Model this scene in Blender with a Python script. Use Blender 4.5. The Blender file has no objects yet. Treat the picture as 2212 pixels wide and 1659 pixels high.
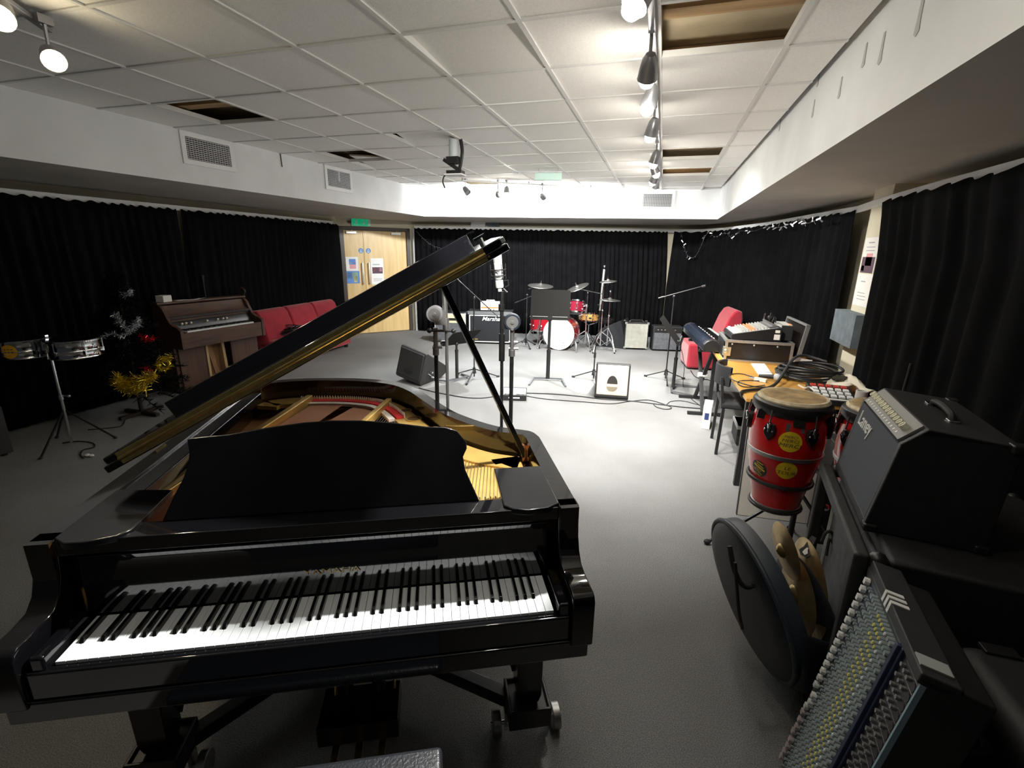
import bpy, math, random
from mathutils import Matrix, Vector
rnd = random.Random(7)
SC = bpy.context.scene
COL = SC.collection
PI = math.pi
V = Vector

# ------------------------------------------------------------------ camera
FPX = 1035.0
YAW, PITCH, ROLL = math.radians(16.7), math.radians(15.52), math.radians(0.985)
CAMH = 1.71
fw = V((-math.sin(YAW)*math.cos(PITCH), math.cos(YAW)*math.cos(PITCH), -math.sin(PITCH)))
r0 = V((math.cos(YAW), math.sin(YAW), 0)); u0 = r0.cross(fw)
cr = math.cos(ROLL)*r0 + math.sin(ROLL)*u0
cu = -math.sin(ROLL)*r0 + math.cos(ROLL)*u0
CP = V((0, 0, CAMH))
cd = bpy.data.cameras.new('camera'); cam = bpy.data.objects.new('camera', cd); COL.objects.link(cam)
cd.sensor_fit = 'HORIZONTAL'; cd.sensor_width = 36.0; cd.lens = FPX/2212*36.0
cd.clip_start = 0.02; cd.clip_end = 100
R3 = Matrix((cr, cu, -fw)).transposed()
cam.matrix_world = Matrix.Translation(CP) @ R3.to_4x4()
SC.camera = cam

def ray(px, py):
    return fw + (px-1106)/FPX*cr - (py-829.5)/FPX*cu
def W(px, py, x=None, y=None, z=None, d=None):
    """survey helper: the point of the room seen at a pixel of the reference, on a plane x=, y=, z= or at depth d"""
    q = ray(px, py)
    if z is not None: t = (z-CAMH)/q.z
    elif y is not None: t = y/q.y
    elif x is not None: t = x/q.x
    else: t = d
    return CP + t*q

# ------------------------------------------------------------------ materials
MATS = {}
def mat(name, col, rough=.5, metal=0., spec=.5, coat=0., noise=None, bump=None, emit=None, sheen=0., trans=0., wood=None, streak=None):
    if name in MATS: return MATS[name]
    m = bpy.data.materials.new(name); m.use_nodes = True
    nt = m.node_tree; b = nt.nodes['Principled BSDF']
    b.inputs['Base Color'].default_value = (*col, 1)
    b.inputs['Roughness'].default_value = rough
    b.inputs['Metallic'].default_value = metal
    b.inputs['Specular IOR Level'].default_value = spec
    b.inputs['Coat Weight'].default_value = coat
    b.inputs['Coat Roughness'].default_value = .03
    b.inputs['Sheen Weight'].default_value = sheen
    b.inputs['Transmission Weight'].default_value = trans
    if emit:
        b.inputs['Emission Color'].default_value = (*emit[0], 1); b.inputs['Emission Strength'].default_value = emit[1]
    tc = None
    def coord(sc):
        nonlocal tc
        if tc is None: tc = nt.nodes.new('ShaderNodeTexCoord')
        mp = nt.nodes.new('ShaderNodeMapping'); mp.inputs['Scale'].default_value = sc
        nt.links.new(tc.outputs['Object'], mp.inputs['Vector']); return mp.outputs['Vector']
    if noise:
        sc, amt = noise[0], noise[1]
        s3 = (sc, sc, sc) if not isinstance(sc, tuple) else sc
        n = nt.nodes.new('ShaderNodeTexNoise'); n.inputs['Scale'].default_value = 1.0; n.inputs['Detail'].default_value = 6
        nt.links.new(coord(s3), n.inputs['Vector'])
        rp = nt.nodes.new('ShaderNodeValToRGB')
        rp.color_ramp.elements[0].position = .3; rp.color_ramp.elements[1].position = .7
        rp.color_ramp.elements[0].color = (*[max(0, c*(1-amt)) for c in col], 1)
        rp.color_ramp.elements[1].color = (*[min(1, c*(1+amt)) for c in col], 1)
        nt.links.new(n.outputs['Fac'], rp.inputs['Fac']); nt.links.new(rp.outputs['Color'], b.inputs['Base Color'])
    if wood:
        w = nt.nodes.new('ShaderNodeTexNoise'); w.inputs['Scale'].default_value = 1.0; w.inputs['Detail'].default_value = 8; w.inputs['Distortion'].default_value = .6
        nt.links.new(coord(wood[0]), w.inputs['Vector'])
        rp = nt.nodes.new('ShaderNodeValToRGB')
        rp.color_ramp.elements[0].position = .35; rp.color_ramp.elements[1].position = .68
        rp.color_ramp.elements[0].color = (*wood[1], 1); rp.color_ramp.elements[1].color = (*col, 1)
        nt.links.new(w.outputs['Fac'], rp.inputs['Fac']); nt.links.new(rp.outputs['Color'], b.inputs['Base Color'])
    if bump:
        n = nt.nodes.new('ShaderNodeTexNoise'); n.inputs['Scale'].default_value = 1.0; n.inputs['Detail'].default_value = 3
        bs = bump[0]; nt.links.new(coord((bs, bs, bs)), n.inputs['Vector'])
        bp = nt.nodes.new('ShaderNodeBump'); bp.inputs['Strength'].default_value = bump[1]; bp.inputs['Distance'].default_value = .004
        nt.links.new(n.outputs['Fac'], bp.inputs['Height']); nt.links.new(bp.outputs['Normal'], b.inputs['Normal'])
    MATS[name] = m
    return m

BLACKLAC = mat('black_lacquer', (.004, .004, .005), .06, spec=.55, coat=.6)
BLACKLAC2 = mat('black_lacquer_worn', (.006, .006, .007), .16, spec=.5, noise=(9, .3))
IVORY = mat('white_key_plastic', (.82, .86, .88), .18, coat=.3)
EBONY = mat('black_key', (.006, .006, .006), .22)
GOLDPAINT = mat('gold_plate_paint', (.62, .41, .12), .32, metal=.55, noise=(14, .12))
BRASS = mat('brass', (.82, .62, .24), .3, metal=1., noise=(40, .1))
COPPER = mat('copper_string', (.55, .27, .16), .35, metal=.9)
STEEL = mat('steel_string', (.6, .6, .6), .3, metal=1.)
CHROME = mat('chrome', (.78, .79, .81), .12, metal=1.)
ALU = mat('brushed_aluminium', (.62, .62, .6), .38, metal=.85, noise=(60, .12))
DULLMETAL = mat('dull_steel', (.4, .4, .4), .4, metal=.9)
FELTRED = mat('red_felt', (.6, .03, .03), .95)
FELTWHITE = mat('white_felt', (.75, .68, .62), .95)
SOUNDB = mat('soundboard_spruce', (.40, .20, .075), .3, coat=.3, wood=((3, 60, 3), (.28, .13, .045)))
INRIM = mat('inner_rim_bronze', (.030, .016, .006), .10, coat=.8, noise=(6, .3))
BLACKMET = mat('black_powder_coat', (.012, .012, .013), .42, noise=(30, .3))
BLACKPL = mat('black_plastic', (.014, .014, .015), .38, noise=(50, .25))
BLACKMATT = mat('black_matt_plastic', (.02, .02, .021), .6, bump=(300, .2))
TOLEX = mat('black_tolex', (.014, .014, .015), .55, bump=(420, .5), noise=(30, .3))
GRILL = mat('dark_grille_cloth', (.022, .023, .026), .9, spec=.15, bump=(700, .5), noise=(120, .4))
GRILLGREY = mat('grey_grille_cloth', (.10, .105, .115), .9, bump=(700, .4), noise=(20, .25))
SILVERGR = mat('silver_grille_cloth', (.33, .33, .29), .9, bump=(600, .1), noise=(14, .12))
CREAMVINYL = mat('cream_vinyl', (.78, .66, .40), .5, noise=(40, .08))
WHITEPL = mat('white_plastic', (.82, .82, .80), .35)
WHITEENAMEL = mat('white_enamel', (.9, .9, .9), .3, coat=.2)
ORANGE = mat('orange_vinyl', (.75, .17, .04), .5)
BEIGEPL = mat('beige_plastic', (.60, .51, .41), .5, noise=(30, .06))
REDLAC = mat('red_lacquer', (.62, .012, .012), .18, coat=.5, noise=(5, .12))
WINELAC = mat('wine_red_lacquer', (.20, .015, .02), .15, coat=.6)
MAPLE = mat('maple_shell', (.66, .38, .12), .25, coat=.4, wood=((2, 2, 30), (.55, .28, .08)))
DRUMSKIN = mat('white_drum_head', (.9, .9, .9), .35)
SKIN = mat('rawhide_skin', (.44, .31, .15), .6, noise=(14, .4))
SKINEDGE = mat('rawhide_edge', (.66, .56, .38), .6, noise=(25, .3))
CYMB = mat('cymbal_bronze', (.55, .40, .18), .3, metal=.9, noise=(20, .25))
CYMBDARK = mat('cymbal_grey', (.36, .35, .33), .3, metal=.9)
REDFAB = mat('red_upholstery', (.30, .008, .022), .95, sheen=.3, bump=(300, .3), noise=(8, .15))
CURT = mat('black_curtain_cloth', (.0042, .0042, .0048), .95, spec=.06, noise=(6, .25))
CREAMWALL = mat('cream_wall_paint', (.68, .63, .48), .7, noise=(3, .05))
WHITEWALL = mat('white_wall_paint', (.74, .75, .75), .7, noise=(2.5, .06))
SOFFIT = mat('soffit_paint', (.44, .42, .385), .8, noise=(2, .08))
PELMET = mat('white_track_fascia', (.78, .79, .78), .45)
DOORWOOD = mat('pale_maple_door', (.72, .52, .25), .4, wood=((14, 14, 1.2), (.60, .41, .17)))
DARKFRAME = mat('dark_brown_frame', (.045, .035, .03), .4)
OLDWOOD = mat('dark_walnut', (.105, .050, .030), .45, wood=((3, 3, 26), (.055, .026, .016)))
OLDWOODV = mat('walnut_upright_grain', (.115, .056, .036), .45, wood=((26, 26, 2), (.06, .03, .02)))
PALEWOOD = mat('pale_bare_wood', (.56, .40, .20), .6, wood=((30, 30, 2), (.42, .28, .12)))
BROWNWOOD = mat('brown_bare_wood', (.30, .15, .06), .6, wood=((30, 30, 2), (.18, .09, .03)))
TABLEWOOD = mat('table_beech', (.62, .33, .075), .35, coat=.2, wood=((2.5, 26, 20), (.54, .27, .055)))
PAPER = mat('white_paper', (.84, .83, .80), .8)
INK = mat('dark_ink', (.05, .05, .06), .8)
GREYINK = mat('grey_ink', (.35, .35, .38), .8)
YELLOWST = mat('yellow_sticker', (.78, .55, .02), .4, noise=(30, .15))
BLACKST = mat('black_sticker', (.012, .012, .012), .4)
ORANGEST = mat('orange_yellow_sticker', (.70, .36, .02), .5)
RUBBER = mat('black_rubber', (.012, .012, .012), .7)
CABLE = mat('black_cable', (.012, .012, .013), .45)
BLUEGREY = mat('blue_grey_foam', (.13, .16, .18), .9, bump=(60, .6), noise=(12, .25))
LEATHER = mat('black_leather', (.012, .014, .018), .35, bump=(150, .3))
BAGNYLON = mat('black_nylon', (.010, .012, .016), .5, bump=(200, .3), noise=(8, .3))
GREENSIGN = mat('green_sign', (.0, .30, .13), .4, emit=((.0, .30, .13), .35))
WHITESIGN = mat('white_sign', (.85, .9, .88), .4)
BLUESIGN = mat('blue_sign', (.02, .16, .42), .4)
BULB = mat('lit_bulb', (1, .95, .85), .4, emit=((1., .94, .83), 125))
BULBWARM = mat('lit_warm_bulb', (1, .88, .65), .4, emit=((1., .84, .55), 45))
LAMPGREY = mat('grey_lamp_housing', (.30, .30, .32), .35, metal=.6)
WHITEMET = mat('white_powder_coat', (.78, .78, .78), .4)
GRID = mat('ceiling_grid_bar', (.66, .66, .64), .5)
VOIDM = mat('ceiling_void', (.52, .43, .29), .9, noise=(3, .2))
TREEGRN = mat('dark_fir', (.004, .006, .005), .8, spec=.1)
TINSILV = mat('silver_tinsel', (.72, .74, .78), .18, metal=1.)
TINGOLD = mat('gold_tinsel', (.75, .58, .06), .2, metal=1.)
TINRED = mat('red_tinsel', (.55, .01, .02), .25, metal=.9)
KNOBGREY = mat('grey_knob', (.26, .31, .31), .5)
KNOBYEL = mat('yellow_knob', (.75, .68, .16), .5)
KNOBWHT = mat('white_knob', (.85, .86, .9), .4)
KNOBCREAM = mat('cream_knob', (.80, .78, .60), .45)
DESKPANEL = mat('mixer_panel', (.075, .09, .095), .5, noise=(60, .3))
DESKBLUE = mat('mixer_blue_strip', (.022, .032, .075), .45)
CYANST = mat('pale_blue_strip', (.24, .36, .44), .4)
REDKNOB = mat('red_button', (.5, .05, .03), .5)
ORKNOB = mat('orange_knob', (.8, .33, .16), .5)
LIDBLACK = mat('black_laminate', (.016, .014, .013), .3, noise=(20, .2))
CHAIRFAB = mat('black_chair_fabric', (.018, .018, .02), .9, bump=(300, .3))
CLOTH = mat('cream_cloth', (.66, .60, .48), .9, bump=(30, .4))
GREYBOX = mat('grey_box_plastic', (.45, .45, .43), .5)
BLUEDEEP = mat('blue_plastic', (.03, .05, .16), .4)

def carpet():
    m = bpy.data.materials.new('grey_carpet'); m.use_nodes = True; nt = m.node_tree; b = nt.nodes['Principled BSDF']
    tc = nt.nodes.new('ShaderNodeTexCoord')
    def nz(s, det=4):
        n = nt.nodes.new('ShaderNodeTexNoise'); n.inputs['Scale'].default_value = s; n.inputs['Detail'].default_value = det
        nt.links.new(tc.outputs['Object'], n.inputs['Vector']); return n
    a = nz(230, 3); c = nz(1.1, 5)
    r = nt.nodes.new('ShaderNodeValToRGB'); r.color_ramp.elements[0].position = .32; r.color_ramp.elements[1].position = .68
    r.color_ramp.elements[0].color = (.125, .127, .13, 1); r.color_ramp.elements[1].color = (.30, .30, .297, 1)
    nt.links.new(a.outputs['Fac'], r.inputs['Fac'])
    r2 = nt.nodes.new('ShaderNodeValToRGB'); r2.color_ramp.elements[0].position = .3; r2.color_ramp.elements[1].position = .62
    r2.color_ramp.elements[0].color = (.80, .79, .77, 1); r2.color_ramp.elements[1].color = (1, 1, 1, 1)
    nt.links.new(c.outputs['Fac'], r2.inputs['Fac'])
    mx = nt.nodes.new('ShaderNodeMix'); mx.data_type = 'RGBA'; mx.blend_type = 'MULTIPLY'; mx.inputs[0].default_value = 1
    nt.links.new(r.outputs['Color'], mx.inputs[6]); nt.links.new(r2.outputs['Color'], mx.inputs[7])
    nt.links.new(mx.outputs[2], b.inputs['Base Color'])
    b.inputs['Roughness'].default_value = .95; b.inputs['Specular IOR Level'].default_value = .15
    bp = nt.nodes.new('ShaderNodeBump'); bp.inputs['Strength'].default_value = .6; bp.inputs['Distance'].default_value = .004
    nt.links.new(a.outputs['Fac'], bp.inputs['Height']); nt.links.new(bp.outputs['Normal'], b.inputs['Normal'])
    return m
CARPET = carpet()
TILE = mat('mineral_fibre_tile', (.80, .79, .76), .9, noise=(140, .07), bump=(260, .35))

# ------------------------------------------------------------------ mesh builder
TEXTCACHE = {}
def text_geo(body, size, shear=0., extr=.0005, bold=False):
    k = (body, size, shear, extr, bold)
    if k in TEXTCACHE: return TEXTCACHE[k]
    c = bpy.data.curves.new('txt', 'FONT'); c.body = body; c.size = 1.; c.shear = shear; c.extrude = extr/size
    c.align_x = 'CENTER'; c.align_y = 'CENTER'; c.resolution_u = 3
    if bold and len(body) > 6: c.offset = .008
    o = bpy.data.objects.new('txt', c); COL.objects.link(o)
    dg = bpy.context.evaluated_depsgraph_get(); dg.update()
    me = bpy.data.meshes.new_from_object(o.evaluated_get(dg))
    g = ([v.co*size for v in me.vertices], [tuple(p.vertices) for p in me.polygons])
    bpy.data.objects.remove(o); bpy.data.curves.remove(c); bpy.data.meshes.remove(me)
    TEXTCACHE[k] = g
    return g

def fr(o, x, y):
    x = V(x).normalized(); y = V(y); y = (y - x*y.dot(x)).normalized(); z = x.cross(y)
    m = Matrix((x, y, z)).transposed().to_4x4(); m.translation = V(o); return m
def zfr(p0, p1):
    z = (V(p1)-V(p0)).normalized(); a = V((0, 0, 1)) if abs(z.z) < .9 else V((1, 0, 0))
    x = a.cross(z).normalized(); y = z.cross(x)
    m = Matrix((x, y, z)).transposed().to_4x4(); m.translation = V(p0); return m
def rz(a): return Matrix.Rotation(a, 4, 'Z')
def tr(x, y, z): return Matrix.Translation((x, y, z))

class MB:
    def __init__(s, M=None):
        s.v = []; s.f = []; s.mi = []; s.cur = 0; s.mats = []; s.M = M or Matrix()
    def mat(s, m):
        if m not in s.mats: s.mats.append(m)
        s.cur = s.mats.index(m); return s
    def add(s, vs, fs, M=None):
        n = len(s.v); T = s.M @ M if M is not None else s.M
        s.v += [T @ V(p) for p in vs]
        s.f += [tuple(n+i for i in f) for f in fs]; s.mi += [s.cur]*len(fs); return s
    def bx(s, x0, x1, y0, y1, z0, z1, M=None):
        vs = [(x, y, z) for z in (z0, z1) for y in (y0, y1) for x in (x0, x1)]
        return s.add(vs, [(0, 2, 3, 1), (4, 5, 7, 6), (0, 1, 5, 4), (2, 6, 7, 3), (0, 4, 6, 2), (1, 3, 7, 5)], M)
    def box(s, c, sz, M=None):
        return s.bx(c[0]-sz[0]/2, c[0]+sz[0]/2, c[1]-sz[1]/2, c[1]+sz[1]/2, c[2]-sz[2]/2, c[2]+sz[2]/2, M)
    def bar(s, p0, p1, w, h, up=(0, 0, 1)):
        p0, p1 = V(p0), V(p1); z = p1-p0; L = z.length; z.normalize(); up = V(up)
        if abs(z.dot(up)) > .98: up = V((0, 1, 0))
        x = up.cross(z).normalized(); y = z.cross(x); m = Matrix((x, y, z)).transposed().to_4x4(); m.translation = p0
        return s.bx(-w/2, w/2, -h/2, h/2, 0, L, m)
    def cyl(s, p0, p1, r0, r1=None, n=14, caps=True):
        r1 = r0 if r1 is None else r1; m = zfr(p0, p1); L = (V(p1)-V(p0)).length
        vs = [(r*math.cos(2*PI*i/n), r*math.sin(2*PI*i/n), z) for r, z in ((r0, 0), (r1, L)) for i in range(n)]
        fs = [(i, (i+1) % n, n+(i+1) % n, n+i) for i in range(n)]
        if caps: fs += [tuple(range(n-1, -1, -1)), tuple(range(n, 2*n))]
        return s.add(vs, fs, m)
    def lathe(s, prof, n=24, M=None, a0=0, a1=2*PI):
        full = abs(a1-a0-2*PI) < 1e-6; k = n if full else n+1
        vs = []; fs = []
        for r, z in prof:
            for i in range(k):
                a = a0+(a1-a0)*i/n; vs.append((r*math.cos(a), r*math.sin(a), z))
        for j in range(len(prof)-1):
            for i in range(n):
                i2 = (i+1) % k
                fs.append((j*k+i, j*k+i2, (j+1)*k+i2, (j+1)*k+i))
        if full:
            if prof[0][0] > 1e-6: fs.append(tuple(range(k-1, -1, -1)))
            if prof[-1][0] > 1e-6: fs.append(tuple((len(prof)-1)*k+i for i in range(k)))
        return s.add(vs, fs, M)
    def tube(s, pts, r, n=8, closed=False):
        pts = [V(p) for p in pts]; k = len(pts); rr = r if isinstance(r, (list, tuple)) else [r]*k
        tg = []
        for i in range(k):
            a = pts[(i-1) % k] if (closed or i > 0) else pts[i]; b = pts[(i+1) % k] if (closed or i < k-1) else pts[i]
            t = b-a; tg.append(t.normalized() if t.length > 1e-9 else V((0, 0, 1)))
        up = V((0, 0, 1)) if abs(tg[0].z) < .9 else V((1, 0, 0))
        x = (up - tg[0]*up.dot(tg[0])).normalized(); vs = []; fs = []
        for i in range(k):
            x = (x - tg[i]*x.dot(tg[i])); x = x.normalized() if x.length > 1e-6 else V((1, 0, 0)); y = tg[i].cross(x)
            for j in range(n):
                a = 2*PI*j/n; vs.append(pts[i] + rr[i]*(math.cos(a)*x + math.sin(a)*y))
        for i in range(k if closed else k-1):
            i2 = (i+1) % k
            for j in range(n): fs.append((i*n+j, i*n+(j+1) % n, i2*n+(j+1) % n, i2*n+j))
        if not closed: fs += [tuple(range(n-1, -1, -1)), tuple((k-1)*n+j for j in range(n))]
        return s.add(vs, fs)
    def prism(s, poly, z0, z1, M=None):
        n = len(poly)
        vs = [(p[0], p[1], z0) for p in poly] + [(p[0], p[1], z1) for p in poly]
        fs = [tuple(range(n-1, -1, -1)), tuple(range(n, 2*n))] + [(i, (i+1) % n, n+(i+1) % n, n+i) for i in range(n)]
        return s.add(vs, fs, M)
    def ring(s, outer, inner, z0, z1, M=None):
        n = len(outer)
        vs = [(p[0], p[1], z) for z in (z0, z1) for q in (outer, inner) for p in q]
        fs = []
        for i in range(n):
            j = (i+1) % n
            fs += [(i, j, 2*n+j, 2*n+i), (n+j, n+i, 3*n+i, 3*n+j), (2*n+i, 2*n+j, 3*n+j, 3*n+i), (j, i, n+i, n+j)]
        return s.add(vs, fs, M)
    def sph(s, c, r, n=12, sc=(1, 1, 1)):
        k = n//2; prof = [(max(1e-7, r*math.sin(PI*i/k)), -r*math.cos(PI*i/k)) for i in range(k+1)]
        return s.lathe(prof, n, Matrix.Translation(V(c)) @ Matrix.Diagonal((*sc, 1)))
    def text(s, body, size, M, shear=0., extr=.0005, bold=False, sx=1.):
        g = text_geo(body, size, shear, extr, bold)
        return s.add([(p.x*sx, p.y, p.z) for p in g[0]], g[1], M)
    def build(s, name, m=None, parent=None, bevel=0, angle=40, seg=2, solid=0):
        me = bpy.data.meshes.new(name)
        me.from_pydata([tuple(p) for p in s.v], [], s.f)
        mats = s.mats if s.mats else [m]
        if m is not None and not s.mats: mats = [m]
        for q in mats: me.materials.append(q)
        if len(mats) > 1: me.polygons.foreach_set('material_index', s.mi)
        me.polygons.foreach_set('use_smooth', [True]*len(me.polygons))
        me.update(); me.set_sharp_from_angle(angle=math.radians(angle))
        o = bpy.data.objects.new(name, me); COL.objects.link(o)
        if parent is not None: o.parent = parent
        if solid:
            md = o.modifiers.new('thickness', 'SOLIDIFY'); md.thickness = solid; md.offset = 0
        if bevel:
            md = o.modifiers.new('edge', 'BEVEL'); md.width = bevel; md.segments = seg; md.limit_method = 'ANGLE'; md.angle_limit = math.radians(40); md.harden_normals = True
        return o

def parts(q, name, m=None, parent=None, **k):
    """build every separate piece of q as an object of its own"""
    par = list(range(len(q.v)))
    def find(i):
        while par[i] != i: par[i] = par[par[i]]; i = par[i]
        return i
    for f in q.f:
        a = find(f[0])
        for i in f[1:]: par[find(i)] = a
    groups = {}
    for n, f in enumerate(q.f): groups.setdefault(find(f[0]), []).append(n)
    out = []
    for fs in groups.values():
        idx = sorted({i for n in fs for i in q.f[n]}); mp = {i: j for j, i in enumerate(idx)}
        p = MB(); p.v = [q.v[i] for i in idx]; p.f = [tuple(mp[i] for i in q.f[n]) for n in fs]; p.mi = [q.mi[n] for n in fs]; p.mats = list(q.mats)
        out.append(p.build(name, m, parent, **k))
    return out
def tag(o, label, cat, group=None):
    o['label'] = label; o['category'] = cat
    if group: o['group'] = group
    return o
def thing(name, label, cat, loc=(0, 0, 0), rotz=0, group=None):
    o = bpy.data.objects.new(name, None); COL.objects.link(o)
    o.location = loc; o.rotation_euler = (0, 0, rotz); o.empty_display_size = .1
    return tag(o, label, cat, group)
def struct(o, label=None):
    o['kind'] = 'structure'
    if label: o['label'] = label
    return o
def dup(root, loc, rotz, label, group=None):
    r = root.copy(); COL.objects.link(r); r.location = loc; r.rotation_euler = (0, 0, rotz); r['label'] = label
    if group: r['group'] = group
    for ch in list(root.children):
        c = ch.copy(); COL.objects.link(c); c.parent = r
        for g in ch.children:
            d = g.copy(); COL.objects.link(d); d.parent = c
    return r
def catmull(pts, n=8, closed=False):
    pts = [V(p) for p in pts]; k = len(pts); out = []
    for i in range(k if closed else k-1):
        g = (lambda j: pts[j % k]) if closed else (lambda j: pts[max(0, min(k-1, j))])
        a, b, c, d = g(i-1), g(i), g(i+1), g(i+2)
        for q in range(n):
            t = q/n
            out.append(.5*((2*b) + (c-a)*t + (2*a-5*b+4*c-d)*t*t + (3*b-a-3*c+d)*t**3))
    if not closed: out.append(pts[-1])
    return out
def cable(name, label, pts, r=.004, n=6, m=None, group=None):
    return tag(MB().tube(catmull(pts, n), r, 6).build(name, m or CABLE), label, 'cable', group)
# ================================================================== the room
CZ = 2.708
SOFZ = 2.262
RAILZ = 2.11
# floor
struct(MB().bx(-7.0, 2.4, -2.6, 11.3, -.1, 0).build('floor', CARPET), 'grey carpet floor of the rehearsal room')

# ceiling: suspended tiles on a grid, some tiles missing or pushed up
GX, GY = -3.118, 3.004
MISSING = {(5, -1), (5, -2), (-1, 0), (-1, 3), (5, 4), (5, 6), (0, 7), (6, 9)}
def ceiling():
    mb = MB()
    mb.mat(TILE)
    for i in range(-4, 7):
        for m in range(-9, 13):
            if (i, m) in MISSING: continue
            x0, x1 = GX+.6*i+.011, GX+.6*(i+1)-.011
            if i == 6: x1 = .752
            y0, y1 = GY+.6*m+.011, GY+.6*(m+1)-.011
            z = [CZ+.004]*4
            if (i, m) == (1, 2): z = [CZ+.075, CZ+.05, CZ+.004, CZ+.004]
            if (i, m) == (3, -1): z = [CZ+.035, CZ+.03, CZ+.004, CZ+.004]
            if (i, m) == (-1, 4): z = [CZ+.07, CZ+.02, CZ+.004, CZ+.004]
            vs = [(x0, y0, z[0]), (x1, y0, z[1]), (x1, y1, z[2]), (x0, y1, z[3])]
            mb.add(vs + [(a, b, c+.015) for a, b, c in vs], [(3, 2, 1, 0), (4, 5, 6, 7), (0, 1, 5, 4), (1, 2, 6, 5), (2, 3, 7, 6), (3, 0, 4, 7)])
    mb.mat(GRID)
    for i in range(-4, 7):
        x = GX+.6*i; mb.bx(x-.012, x+.012, -2.5, 10.6, CZ-.004, CZ+.03)
    for m in range(-9, 13):
        y = GY+.6*m; mb.bx(-5.4, .752, y-.012, y+.012, CZ-.003, CZ+.028)
    mb.mat(VOIDM); mb.bx(-7.0, 2.4, -2.6, 11.3, 2.83, 3.0)
    o = struct(mb.build('ceiling'), 'suspended ceiling of square pale tiles with several tiles missing')
ceiling()
mb = MB()
for k, y in enumerate((1.95, 2.62, 3.27, 4.2, 4.95, 5.62, 6.9, 7.4)):
    mb.bx(-5.4, .76, y-.05, y+.05, 2.75, 2.826)
struct(mb.build('trim_1', mat('roof_joist_wood', (.42, .27, .13), .8, wood=((2, 20, 20), (.3, .18, .08)))), 'bare timber joists above the missing ceiling tiles')

# bulkheads (boxed-in ducts) and soffits round the room
BL0, BL1, BR0, BR1 = (-4.42, .0), (-4.02, 7.97), (.79, 8.86), (.79, -2.6)
def bulk(name, poly, label):
    mb = MB(); n = len(poly)
    vs = [(p[0], p[1], SOFZ) for p in poly] + [(p[0], p[1], 2.825) for p in poly]
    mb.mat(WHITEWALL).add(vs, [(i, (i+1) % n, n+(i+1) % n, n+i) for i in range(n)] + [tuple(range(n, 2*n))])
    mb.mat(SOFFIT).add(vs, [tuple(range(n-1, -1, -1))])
    return struct(mb.build(name), label)
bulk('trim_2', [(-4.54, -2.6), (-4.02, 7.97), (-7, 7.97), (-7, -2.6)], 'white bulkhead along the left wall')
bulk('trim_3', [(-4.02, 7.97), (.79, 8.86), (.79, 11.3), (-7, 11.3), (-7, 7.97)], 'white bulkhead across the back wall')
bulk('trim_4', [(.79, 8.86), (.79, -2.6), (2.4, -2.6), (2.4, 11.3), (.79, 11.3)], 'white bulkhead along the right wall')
# scuff drips on the right bulkhead
def drips():
    mb = MB(); r = random.Random(4)
    for px, py, l in ((1990, 20, .17), (1905, 105, .12), (1868, 120, .1), (1815, 190, .1), (1768, 170, .09), (1757, 235, .1), (1690, 235, .08), (1685, 270, .09)):
        p = W(px, py, x=.789); w = .016
        y, z = p.y, p.z
        poly = [(y-w*.6, z+l/2), (y+w*.6, z+l/2), (y+w*.9, z-l*.2), (y+w*1.3, z-l*.42), (y, z-l/2), (y-w*1.3, z-l*.42), (y-w*.9, z-l*.2)]
        mb.add([(.7885, a, b) for a, b in poly] + [(.7875, a, b) for a, b in poly],
               [tuple(range(7)), tuple(range(13, 6, -1))] + [(i, (i+1) % 7, 7+(i+1) % 7, 7+i) for i in range(7)])
    struct(mb.build('trim_5', mat('grey_stain', (.47, .47, .46), .8)), 'grey drip stains on the right bulkhead')
drips()

# walls behind the curtains
def wall(name, a, b, t=.12, z0=0, z1=2.5, m=None, label=None):
    a, b = V((*a, 0)), V((*b, 0)); d = (b-a).normalized(); n = V((-d.y, d.x, 0))
    return struct(MB().prism([tuple(a.xy), tuple(b.xy), tuple((b+n*t).xy), tuple((a+n*t).xy)], z0, z1).build(name, m or CREAMWALL), label)
wall('wall_left', (-5.90, 8.05), (-5.84, -2.6), t=-.12, label='cream left wall behind black curtains')
DA, DB = V((-6.03, 8.302, 0)), V((-5.06, 9.449, 0))           # door wall, across the left back corner
dd = (DB-DA).normalized(); dn = V((-dd.y, dd.x, 0))
DOOR_L, DOOR_R, DOOR_S = .07, 1.345, .455
# lintel and jambs of the cream wall round the door
wd = MB(fr(DA, dd, dn))
wd.bx(-.45, -.02, .0, .12, 0, 2.5); wd.bx(1.42, 1.75, .0, .12, 0, 2.5); wd.bx(-.02, 1.42, .0, .12, 2.12, 2.5)
struct(wd.build('wall_door_side', CREAMWALL), 'cream wall round the double door')
wall('wall_back', (.80, 10.86), (-5.2, 9.46), t=-.12, label='cream back wall above the black curtains')
wall('wall_right_back', (1.86, 8.2), (.74, 11.0), t=-.12, label='cream wall across the right back corner')
wall('wall_right', (1.95, -2.6), (1.85, 8.25), t=-.12, label='cream right wall behind black curtains')
# boxed column on the right wall
c0 = MB(); c0.bx(1.67, 1.99, 4.69, 5.07, 0, 2.27)
struct(c0.build('wall_column', CREAMWALL), 'cream square column on the right wall between two curtains')
c1 = MB(); a = V((-3.4, 9.86, 0))
MBK = fr((-4.95, 9.32, 0), (6.0, 1.4, 0), (-1.4, 6.0, 0))
struct(MB(MBK).bx(1.16, 1.46, .06, .2, 2.1, 2.28).build('trim_6', WHITEWALL), 'white boxed pipe end above the back curtain')
struct(MB(MBK).bx(1.5, 1.74, .08, .2, 2.1, 2.27).build('trim_7', BLUEGREY), 'blue grey panel above the back curtain')
struct(MB(MBK).bx(-.05, .0, .02, .10, 0, 2.12).build('trim_8', mat('grey_pipe_boxing', (.42, .42, .42), .6)), 'grey vertical strip beside the door')

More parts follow.
